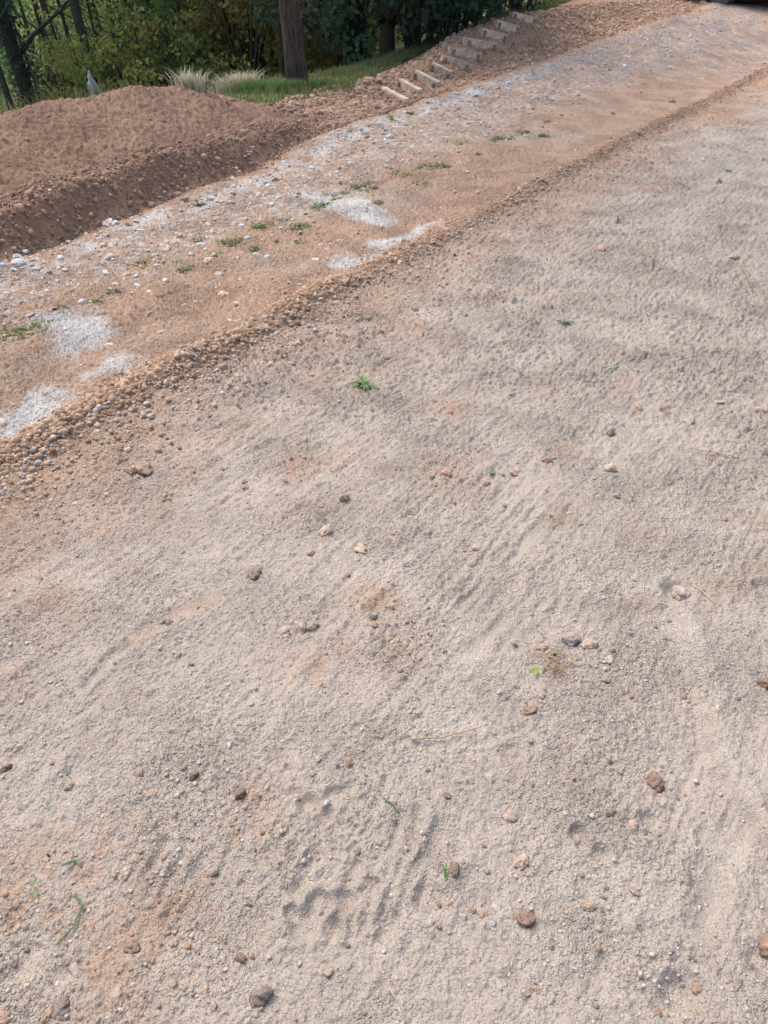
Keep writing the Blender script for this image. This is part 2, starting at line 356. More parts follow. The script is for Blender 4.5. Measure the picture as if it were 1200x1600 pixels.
# ------------------------------------------------------------------ materials
def mat(name, col=None, attr=None, rough=.9, noise=None, bump=None, translucent=0.0, spec=0.2, var=0.15, scale=8.0, metallic=0.0, stretch=1):
    m = bpy.data.materials.new(name); m.use_nodes = True
    nt = m.node_tree; N, Lk = nt.nodes, nt.links; N.clear()
    out = N.new("ShaderNodeOutputMaterial"); b = N.new("ShaderNodeBsdfPrincipled")
    b.inputs["Roughness"].default_value = rough; b.inputs["Specular IOR Level"].default_value = spec; b.inputs["Metallic"].default_value = metallic
    tc = N.new("ShaderNodeTexCoord"); oc = tc.outputs["Object"]
    if stretch != 1:
        mp = N.new("ShaderNodeMapping"); mp.inputs["Scale"].default_value = (1, 1, stretch); Lk.new(oc, mp.inputs[0]); oc = mp.outputs[0]
    if attr:
        a = N.new("ShaderNodeAttribute"); a.attribute_name = attr; src = a.outputs["Color"]
    else:
        a = N.new("ShaderNodeRGB"); a.outputs[0].default_value = (*col, 1); src = a.outputs[0]
    if var:
        nz = N.new("ShaderNodeTexNoise"); nz.inputs["Scale"].default_value = scale; nz.inputs["Detail"].default_value = 5; nz.inputs["Roughness"].default_value = .65
        Lk.new(oc, nz.inputs["Vector"])
        mr = N.new("ShaderNodeMapRange"); mr.inputs[1].default_value = .25; mr.inputs[2].default_value = .75; mr.inputs[3].default_value = 1 - var; mr.inputs[4].default_value = 1 + var
        Lk.new(nz.outputs[0], mr.inputs[0])
        mx = N.new("ShaderNodeVectorMath"); mx.operation = 'SCALE'
        Lk.new(src, mx.inputs[0]); Lk.new(mr.outputs[0], mx.inputs["Scale"]); src = mx.outputs[0]
    Lk.new(src, b.inputs["Base Color"])
    if bump:
        for k, (sc, dist) in enumerate(bump):
            nb = N.new("ShaderNodeTexNoise"); nb.inputs["Scale"].default_value = sc; nb.inputs["Detail"].default_value = 3; nb.inputs["Roughness"].default_value = .6
            Lk.new(oc, nb.inputs["Vector"])
            bp = N.new("ShaderNodeBump"); bp.inputs["Strength"].default_value = 1.0; bp.inputs["Distance"].default_value = dist
            Lk.new(nb.outputs[0], bp.inputs["Height"])
            if k: Lk.new(prev, bp.inputs["Normal"])
            prev = bp.outputs[0]
        Lk.new(prev, b.inputs["Normal"])
    sh = b.outputs[0]
    if translucent:
        tr = N.new("ShaderNodeBsdfTranslucent"); Lk.new(src, tr.inputs[0])
        ms = N.new("ShaderNodeMixShader"); ms.inputs[0].default_value = translucent
        Lk.new(sh, ms.inputs[1]); Lk.new(tr.outputs[0], ms.inputs[2]); sh = ms.outputs[0]
    Lk.new(sh, out.inputs[0])
    return m
M_SOIL = mat("soil", attr="soil", rough=.95, spec=.1, var=.16, scale=160, bump=[(520, .004), (190, .005)])
def add_granules(m, sets):
    N, Lk = m.node_tree.nodes, m.node_tree.links
    b = [n for n in N if n.type == 'BSDF_PRINCIPLED'][0]; tc = [n for n in N if n.type == 'TEX_COORD'][0]
    prev = b.inputs["Normal"].links[0].from_socket
    nm = N.new("ShaderNodeTexNoise"); nm.inputs["Scale"].default_value = 3.2; nm.inputs["Detail"].default_value = 4; Lk.new(tc.outputs["Object"], nm.inputs["Vector"])
    mm = N.new("ShaderNodeMapRange"); mm.inputs[1].default_value = .36; mm.inputs[2].default_value = .62; mm.inputs[3].default_value = .2; mm.inputs[4].default_value = 1.0; Lk.new(nm.outputs[0], mm.inputs[0])
    for sc, dist in sets:
        v = N.new("ShaderNodeTexVoronoi"); v.feature = 'F1'; v.inputs["Scale"].default_value = sc; v.inputs["Randomness"].default_value = 1
        Lk.new(tc.outputs["Object"], v.inputs["Vector"])
        bp = N.new("ShaderNodeBump"); bp.invert = True; Lk.new(mm.outputs[0], bp.inputs["Strength"]); bp.inputs["Distance"].default_value = dist; Lk.new(v.outputs["Distance"], bp.inputs["Height"]); Lk.new(prev, bp.inputs["Normal"]); prev = bp.outputs[0]
    Lk.new(prev, b.inputs["Normal"])
add_granules(M_SOIL, [(125, .0056), (260, .004)])
M_STONE = mat("loose_stone", attr="soil", rough=.9, spec=.15, var=.2, scale=60, bump=[(260, .002), (70, .004)])
def stone_mat():
    m = mat("stone_surface", attr="soil", rough=.92, spec=.12, var=.22, scale=2.6, bump=[(11, .0025), (4, .004)])
    nt = m.node_tree; N, Lk = nt.nodes, nt.links                # dust of the sand settled on top
    b = [n for n in N if n.type == 'BSDF_PRINCIPLED'][0]; src = b.inputs["Base Color"].links[0].from_socket
    ge = N.new("ShaderNodeNewGeometry"); sx = N.new("ShaderNodeSeparateXYZ"); Lk.new(ge.outputs["Normal"], sx.inputs[0])
    nz = N.new("ShaderNodeTexNoise"); nz.inputs["Scale"].default_value = 3.5; nz.inputs["Detail"].default_value = 4
    tc = [n for n in N if n.type == 'TEX_COORD'][0]; Lk.new(tc.outputs["Object"], nz.inputs["Vector"])
    ad = N.new("ShaderNodeMath"); ad.operation = 'ADD'; Lk.new(sx.outputs[2], ad.inputs[0]); Lk.new(nz.outputs[0], ad.inputs[1])
    mr = N.new("ShaderNodeMapRange"); mr.inputs[1].default_value = .95; mr.inputs[2].default_value = 1.65; mr.inputs[3].default_value = 0; mr.inputs[4].default_value = .42; Lk.new(ad.outputs[0], mr.inputs[0])
    mx = N.new("ShaderNodeMixRGB"); Lk.new(mr.outputs[0], mx.inputs[0]); Lk.new(src, mx.inputs[1]); mx.inputs[2].default_value = (.40, .325, .265, 1); Lk.new(mx.outputs[0], b.inputs["Base Color"])
    return m
M_STONE1 = stone_mat()
M_LEAF = mat("foliage", attr="soil", rough=.6, spec=.25, var=0, translucent=.5)
M_GRASS = mat("grass_blades", attr="soil", rough=.65, spec=.2, var=0, translucent=.3)
M_BARK = mat("bark", col=(.085, .062, .05), rough=.95, spec=.1, var=.7, scale=22, bump=[(34, .06), (90, .02)], stretch=.18)
M_BARK2 = mat("dark_bark", col=(.065, .055, .042), rough=.95, spec=.1, var=.4, scale=9, bump=[(30, .02)])
M_WOOD = mat("weathered_wood", col=(.48, .37, .275), rough=.9, spec=.1, var=.5, scale=14, bump=[(60, .006)])
M_STAKE = mat("stake_wood", col=(.22, .165, .12), rough=.9, spec=.1, var=.3, scale=20, bump=[(60, .005)])
M_TWIG = mat("dry_stalk", col=(.30, .20, .12), rough=.85, spec=.15, var=.25, scale=60)
M_STRAW = mat("pale_straw", col=(.42, .34, .22), rough=.8, spec=.15, var=.2, scale=60)
M_GREENL = mat("weed_leaf", attr="soil", rough=.5, spec=.35, var=.15, scale=120, translucent=.2)
M_PLASTIC = mat("white_plastic", col=(.34, .33, .32), rough=.7, spec=.4, var=.08, scale=12)

# ------------------------------------------------------------------ mesh helpers
def tag(o, label=None, cat=None, group=None, kind=None):
    if label: o["label"] = label
    if cat: o["category"] = cat
    if group: o["group"] = group
    if kind: o["kind"] = kind
    return o
def mesh_np(name, V, F, colors=None, m=None, smooth=True):
    """V (n,3), F (k,3|4) ints"""
    V = np.ascontiguousarray(V, np.float32); F = np.ascontiguousarray(F, np.int32)
    me = bpy.data.meshes.new(name); n, k, w = len(V), len(F), F.shape[1]
    me.vertices.add(n); me.vertices.foreach_set("co", V.ravel())
    me.loops.add(k * w); me.loops.foreach_set("vertex_index", F.ravel())
    me.polygons.add(k); me.polygons.foreach_set("loop_start", np.arange(0, k * w, w, dtype=np.int32))
    me.polygons.foreach_set("use_smooth", np.full(k, smooth, bool))
    me.update(calc_edges=True)
    if colors is not None:
        a = me.attributes.new("soil", 'FLOAT_COLOR', 'POINT')
        cc = np.ones((n, 4), np.float32); cc[:, :3] = colors
        a.data.foreach_set("color", cc.ravel())
    if m: me.materials.append(m)
    return me
def obj(name, me, parent=None, loc=(0, 0, 0)):
    o = bpy.data.objects.new(name, me); COL.objects.link(o); o.location = loc
    if parent: o.parent = parent
    return o
def empty(name, loc):
    o = bpy.data.objects.new(name, None); COL.objects.link(o); o.location = loc; o.empty_display_size = .1
    return o
class MB:
    """collects tubes, blades and boxes into one mesh"""
    def __init__(s): s.V = []; s.F = []; s.C = []; s.n = 0
    def add(s, V, F, c=(.5, .5, .5)):
        V = np.asarray(V, float); s.V.append(V); s.F += [tuple(int(i) + s.n for i in f) for f in F]
        s.C.append(np.broadcast_to(np.asarray(c, float), (len(V), 3))); s.n += len(V)
    def tube(s, pts, rad, seg=8, c=(.5, .5, .5), jit=0.0):
        pts = [Vector(p) for p in pts]; V = []; F = []
        for i, p in enumerate(pts):
            t = (pts[min(i + 1, len(pts) - 1)] - pts[max(i - 1, 0)]).normalized()
            a = t.orthogonal().normalized() if i == 0 else (a - t * a.dot(t)).normalized()
            b = t.cross(a)
            for k in range(seg):
                q = 2 * math.pi * k / seg; r = rad[i] * (1 + rnd.uniform(-jit, jit))
                V.append(p + (a * math.cos(q) + b * math.sin(q)) * r)
        for i in range(len(pts) - 1):
            for k in range(seg):
                k2 = (k + 1) % seg; F.append((i * seg + k, i * seg + k2, (i + 1) * seg + k2, (i + 1) * seg + k))
        F.append(tuple(range(seg))[::-1]); F.append(tuple((len(pts) - 1) * seg + k for k in range(seg)))
        s.add(V, F, c)
    def blade(s, base, az, length, width, bend, tilt, c, fold=.25, n=5, lobes=0):
        """a curved leaf: rises at `tilt` and bends over by `bend` radians"""
        h = Vector((math.cos(az), math.sin(az), 0)); side = Vector((-math.sin(az), math.cos(az), 0)); up = Vector((0, 0, 1))
        p = Vector(base); V = []; F = []; ang = tilt
        for i in range(n + 1):
            t = i / n; w = width * (math.sin(math.pi * min(1, .12 + .88 * t)) ** .8 if i < n else 0.02)
            if lobes and i % 2: w *= 1 - lobes
            nrm = -h * math.sin(ang) + up * math.cos(ang)
            V += [p - side * w + nrm * w * fold, p, p + side * w + nrm * w * fold]
            d = h * math.cos(ang) + up * math.sin(ang); p = p + d * (length / n); ang -= bend / n
        for i in range(n):
            a = 3 * i; F += [(a, a + 1, a + 4, a + 3), (a + 1, a + 2, a + 5, a + 4)]
        s.add(V, F, c)
    def box(s, M, size, c=(.5, .5, .5), bev=.0):
        bm = bmesh.new(); bmesh.ops.create_cube(bm, size=1)
        for v in bm.verts: v.co = Vector((v.co.x * size[0], v.co.y * size[1], v.co.z * size[2]))
        if bev: bmesh.ops.bevel(bm, geom=bm.edges[:] + bm.verts[:], offset=bev, segments=2, affect='EDGES')
        bm.verts.index_update(); s.add([M @ v.co for v in bm.verts], [[v.index for v in f.verts] for f in bm.faces], c); bm.free()
    def mesh(s, name, m, smooth=True):
        me = bpy.data.meshes.new(name); V = np.concatenate(s.V)
        me.from_pydata(V.tolist(), [], s.F); me.update()
        me.polygons.foreach_set("use_smooth", np.full(len(me.polygons), smooth, bool))
        a = me.attributes.new("soil", 'FLOAT_COLOR', 'POINT'); cc = np.ones((len(V), 4), np.float32); cc[:, :3] = np.concatenate(s.C)
        a.data.foreach_set("color", cc.ravel()); me.materials.append(m)
        return me

# ------------------------------------------------------------------ ground sheet
def build_ground():
    q = QUALITY
    f = [flat(600, 1730)[1]]
    while f[-1] < 420:
        v = f[-1]; st = min(1.45 * (v * v + CAM_H ** 2) / (CAM_H * FPX), max(.0026, .0017 * v))
        if v > 17.5: st = max(.04, .02 * v - .3)
        f.append(v + st / (q if v < 17.5 else max(q, .5)))
    f = np.array(f)
    back = np.linspace(-1.0, f[0], 40)[:-1]
    f = np.concatenate([back, f])
    nu = int(1260 * q)
    u = np.concatenate([-np.geomspace(8, 1.12, 110), np.linspace(-1.1, 1.1, nu), np.geomspace(1.12, 8, 110)])
    W = .44 * f + .5
    X = (u[None, :] * W[:, None]); Y = np.repeat(f[:, None], len(u), 1)
    nr, nc = X.shape; x = X.ravel(); y = Y.ravel()
    z = np.empty(len(x)); C = np.empty((len(x), 3), np.float32)
    for a in range(0, len(x), 400000):
        b = slice(a, a + 400000); Z = zones(x[b], y[b])
        z[b] = loft(x[b], y[b]) + detail(x[b], y[b], Z); C[b] = soil(x[b], y[b], Z)
    idx = np.arange(nr * nc, dtype=np.int32).reshape(nr, nc)
    F = np.stack([idx[:-1, :-1], idx[:-1, 1:], idx[1:, 1:], idx[1:, :-1]], -1).reshape(-1, 4)
    me = mesh_np("ground", np.stack([x, y, z], 1), F, C, M_SOIL)
    o = obj("ground", me); o["kind"] = "structure"
    o["label"] = "pale sandy soil, clay track and bare earth slopes"
    return o
build_ground()

# ------------------------------------------------------------------ stones
def stone_shape(seed, subdiv=2, rough=.22, flatn=.7, angular=False):
    r = np.random.default_rng(seed); bm = bmesh.new(); bmesh.ops.create_icosphere(bm, subdivisions=subdiv, radius=1)
    V = np.array([v.co[:] for v in bm.verts]); F = np.array([[v.index for v in f.verts] for f in bm.faces]); bm.free()
    disp = np.zeros(len(V))
    for k in range(9):
        w = r.normal(size=3) * (1.2 + .5 * k); disp += np.sin(V @ w + r.uniform(0, 6.28)) * rough / (1 + .55 * k)
    if angular:
        for k in range(9):
            nrm = r.normal(size=3); nrm /= np.linalg.norm(nrm); off = r.uniform(.55, .85)
            dd = V @ nrm - off; V = V - np.maximum(dd, 0)[:, None] * nrm
    V = V * (1 + disp)[:, None] * np.array([1, r.uniform(.68, .95), flatn * r.uniform(.85, 1.15)])
    return V, F
SHAPES = [stone_shape(200 + i, 2, .16 + .02 * (i % 4), .72) for i in range(10)]
SH_LOW = [stone_shape(300 + i, 1, .25, .75) for i in range(8)]
def crumb(seed):
    V, F = stone_shape(seed, 2, .2, .8, seed % 3 == 0)
    q = perlin(V[:, 0] * 1.9 + V[:, 2] * 1.4 + seed, V[:, 1] * 1.9 - V[:, 2] * 1.6, 5) * .5 + perlin(V[:, 0] * 5 + seed, V[:, 1] * 5 - V[:, 2] * 4, 6) * .3
    return V * (1 + q)[:, None], F
CLOD_LOW = [crumb(330 + i) for i in range(12)]
CHIPS = [stone_shape(370 + i, 2, .16, .38, True) for i in range(8)]
def scatter(name, x, y, r, cols, shapes, label, m=M_STONE, sink=.25, smooth=True, zoff=0):
    n = len(x); z = height(x, y); Vs, Fs, Cs = [], [], []; off = 0
    ids = rng.integers(0, len(shapes), n); ang = rng.uniform(0, 6.283, n); tl = rng.uniform(-.5, .5, n)
    for k, (V, F) in enumerate(shapes):
        w = np.nonzero(ids == k)[0]
        if not len(w): continue
        c, s_ = np.cos(ang[w]), np.sin(ang[w]); ct, st = np.cos(tl[w]), np.sin(tl[w])
        X = V[None, :, 0] * ct[:, None] - V[None, :, 2] * st[:, None]; Zz = V[None, :, 0] * st[:, None] + V[None, :, 2] * ct[:, None]
        Yy = np.repeat(V[None, :, 1], len(w), 0)
        R = r[w][:, None]
        P = np.stack([x[w][:, None] + R * (X * c[:, None] - Yy * s_[:, None]), y[w][:, None] + R * (X * s_[:, None] + Yy * c[:, None]), z[w][:, None] + zoff + R * (Zz + .6 - sink * 2)], -1)
        Vs.append(P.reshape(-1, 3)); Fs.append((F[None] + (np.arange(len(w)) * len(V))[:, None, None] + off).reshape(-1, 3)); off += len(w) * len(V)
        Cs.append(np.repeat(cols[w], len(V), 0))
    me = mesh_np(name, np.concatenate(Vs), np.concatenate(Fs), np.concatenate(Cs), m, smooth)
    o = obj(name, me); tag(o, label, None, None, "stuff"); return o
def pick_cols(n, pal, jit=.12):
    pal = np.array(pal); c = pal[rng.integers(0, len(pal), n)] * (1 + rng.normal(0, jit, n))[:, None]
    return np.clip(c, .02, .75)
P_CLAY = [(.34, .215, .14), (.30, .185, .118), (.37, .25, .165), (.27, .165, .105), (.38, .28, .2)]
P_SAND = [(.42, .35, .295), (.385, .325, .275), (.43, .345, .28), (.36, .305, .26)]
P_ROAD = [(.47, .43, .39), (.42, .35, .295), (.38, .27, .195), (.50, .46, .42), (.33, .28, .25), (.43, .33, .26), (.40, .30, .22)]
P_HEAP = [(.26, .158, .108), (.28, .172, .118), (.23, .138, .094), (.31, .2, .14)]
P_BANK = [(.345, .212, .14), (.38, .24, .16), (.30, .182, .12), (.41, .285, .2)]
def along_windrow(t, off):
    L = np.linspace(0, 1, len(WINDROW)); px = np.interp(t, L, WINDROW[:, 0]); py = np.interp(t, L, WINDROW[:, 1])
    return px + off * -NX[0], py + off * -NX[1]
# the ridge of gravel beside the track
n = 26000
t = rng.uniform(0, 1, n) ** 1.25; off = rng.normal(0, .062, n)
x, y = along_windrow(t, off)
scatter("gravel", x, y, np.clip(rng.lognormal(math.log(.0042), .7, n), .0015, .019), pick_cols(n, P_CLAY), CLOD_LOW + CHIPS[:3], "loose orange gravel heaped in a long ridge beside the track", sink=.36)
n = 3500
t = rng.uniform(0, 1, n); off = rng.exponential(.16, n)
x, y = along_windrow(t, off + .05)
scatter("gravel", x, y, np.clip(rng.lognormal(math.log(.0065), .45, n), .003, .018), pick_cols(n, P_CLAY + P_SAND), SH_LOW, "fine orange crumbs spread over the sand below the gravel ridge")
# crumbs over the sand
n = 8000
px = rng.uniform(-150, 1350, n); py = 470 + 1200 * rng.uniform(0, 1, n) ** .9
g = np.array([flat(a, b) for a, b in zip(px, py)]); x, y = g[:, 0], g[:, 1]
Zt = zones(x, y); keep = (Zt['sg'] > .1) & (np.clip(.55 + 1.2 * fbm(x * 2.3, y * 2.3, 21, 3), .15, 1) > rng.uniform(0, 1, n)); x, y = x[keep], y[keep]
scatter("gravel", x, y, np.clip(rng.lognormal(math.log(.0026), .45, len(x)), .0012, .007), pick_cols(len(x), P_SAND * 6 + P_CLAY[:3]), SH_LOW + SHAPES[:3], "tiny crumbs of soil scattered over the pale sand")
n = 2000
_o = np.array(ORANGE); w_ = rng.integers(0, len(_o), n); x = _o[w_, 0] + rng.normal(0, .55, n) * _o[w_, 2]; y = _o[w_, 1] + rng.normal(0, .55, n) * _o[w_, 2]
Zt = zones(x, y); keep = Zt['sg'] > .1; x, y = x[keep], y[keep]
scatter("gravel", x, y, np.clip(rng.lognormal(math.log(.0026), .5, len(x)), .0012, .006), pick_cols(len(x), P_CLAY), CLOD_LOW, "orange clay crumbs where the clay shows through the sand", sink=.3)
# stones of the track
n = 22000
s = -.5 + 19.5 * rng.uniform(0, 1, n) ** 1.2; d = rng.uniform(2.75, 5.05, n)
w = np.exp(-((d - edge_d(s) + .3) / .3) ** 2) + .55 * np.exp(-((d - 4.1) / .35) ** 2) + .08
keep = rng.uniform(0, 1, n) < w; s, d = s[keep], d[keep]
x = s * AX[0] + d * NX[0]; y = s * AX[1] + d * NX[1]
scatter("gravel", x, y, np.clip(rng.lognormal(math.log(.0085), .55, len(x)), .003, .032), pick_cols(len(x), P_ROAD), CHIPS + CLOD_LOW[:3], "pale crushed stone lying on the clay track", sink=.3)
# clods on the heap, the flat and the bank
n = 20000
s = rng.uniform(1.0, 8.6, n); fr = rng.uniform(0, 1, n); De = edge_d(s); d = np.where(rng.uniform(0, 1, n) < .62, De + rng.uniform(-.02, .34, n), De + fr * 1.9)
Dbk = np.interp(s, L_back[:, 0], L_back[:, 1]); keep = d < Dbk - .2; s, d = s[keep], d[keep]
x = s * AX[0] + d * NX[0]; y = s * AX[1] + d * NX[1]
scatter("rubble", x, y, np.clip(rng.lognormal(math.log(.0056), .6, len(x)) * np.where(s > 6.6, 1.9, 1) * np.where(s > 6.6, 1.4, np.where(d - edge_d(s) > .34, .62, 1)), .002, .035), pick_cols(len(x), P_HEAP), CLOD_LOW, "brown soil clods covering the heap beyond the track", sink=.32)
n = 24000
s = 7.2 + 13.8 * rng.uniform(0, 1, n) ** 1.3; De = edge_d(s); d = De + rng.uniform(0, 1, n) ** .8 * 1.3
x = s * AX[0] + d * NX[0]; y = s * AX[1] + d * NX[1]
_p = np.array([(a + b) / 2 for a, b in STAIRS]); _dd, _, _ = seg_dist(x, y, _p); keep = (_dd > .30) | (rng.uniform(0, 1, n) < .75); x, y, n = x[keep], y[keep], int(keep.sum()); sm = np.where(_dd[keep] < .35, .7, 1.0)
scatter("rubble", x, y, np.clip(rng.lognormal(math.log(.0125), .55, len(x)) * sm, .005, .06), pick_cols(len(x), P_BANK), CLOD_LOW, "orange brown soil clods covering the bank with the steps", sink=.32)

# single stones and clods one can point at: pixel, size in pixels, colour, flatness, label
STONE_MESH = {}
def stone_mesh(col, k, angular=False):
    key = (col, k, angular)
    if key not in STONE_MESH:
        V, F = stone_shape(500 + k * 7 + (50 if angular else 0), 4, .13 if not angular else .07, .75, angular)
        q = perlin(V[:, 0] * 2.1 + V[:, 2] * 1.3 + 9 * k, V[:, 1] * 2.1 - V[:, 2] * 1.7, 7) * .30 + perlin(V[:, 0] * 5 - V[:, 2] * 3, V[:, 1] * 5 + V[:, 2] * 4 + 3 * k, 8) * .16 + perlin(V[:, 0] * 11 + V[:, 2] * 7, V[:, 1] * 11 - V[:, 2] * 8, 9) * .07
        V2 = V * (1 + (q if not angular else q * .3))[:, None]
        jit = 1 + .12 * np.sin(V @ np.array([3.1, -4.3, 2.2]) + 2 * k) + .5 * q
        STONE_MESH[key] = mesh_np("stone", V2, F, np.clip(np.array(col)[None] * jit[:, None], .01, .8), M_STONE1, True)
    return STONE_MESH[key]
GREYC = (.33, .27, .225); PINK = (.50, .36, .27); ORA = (.43, .265, .17); TAN = (.45, .325, .235); RED = (.21, .12, .08); BRN = (.235, .15, .105); WHT = (.49, .425, .365); DRK = (.19, .145, .115); CHALK = (.53, .50, .47)
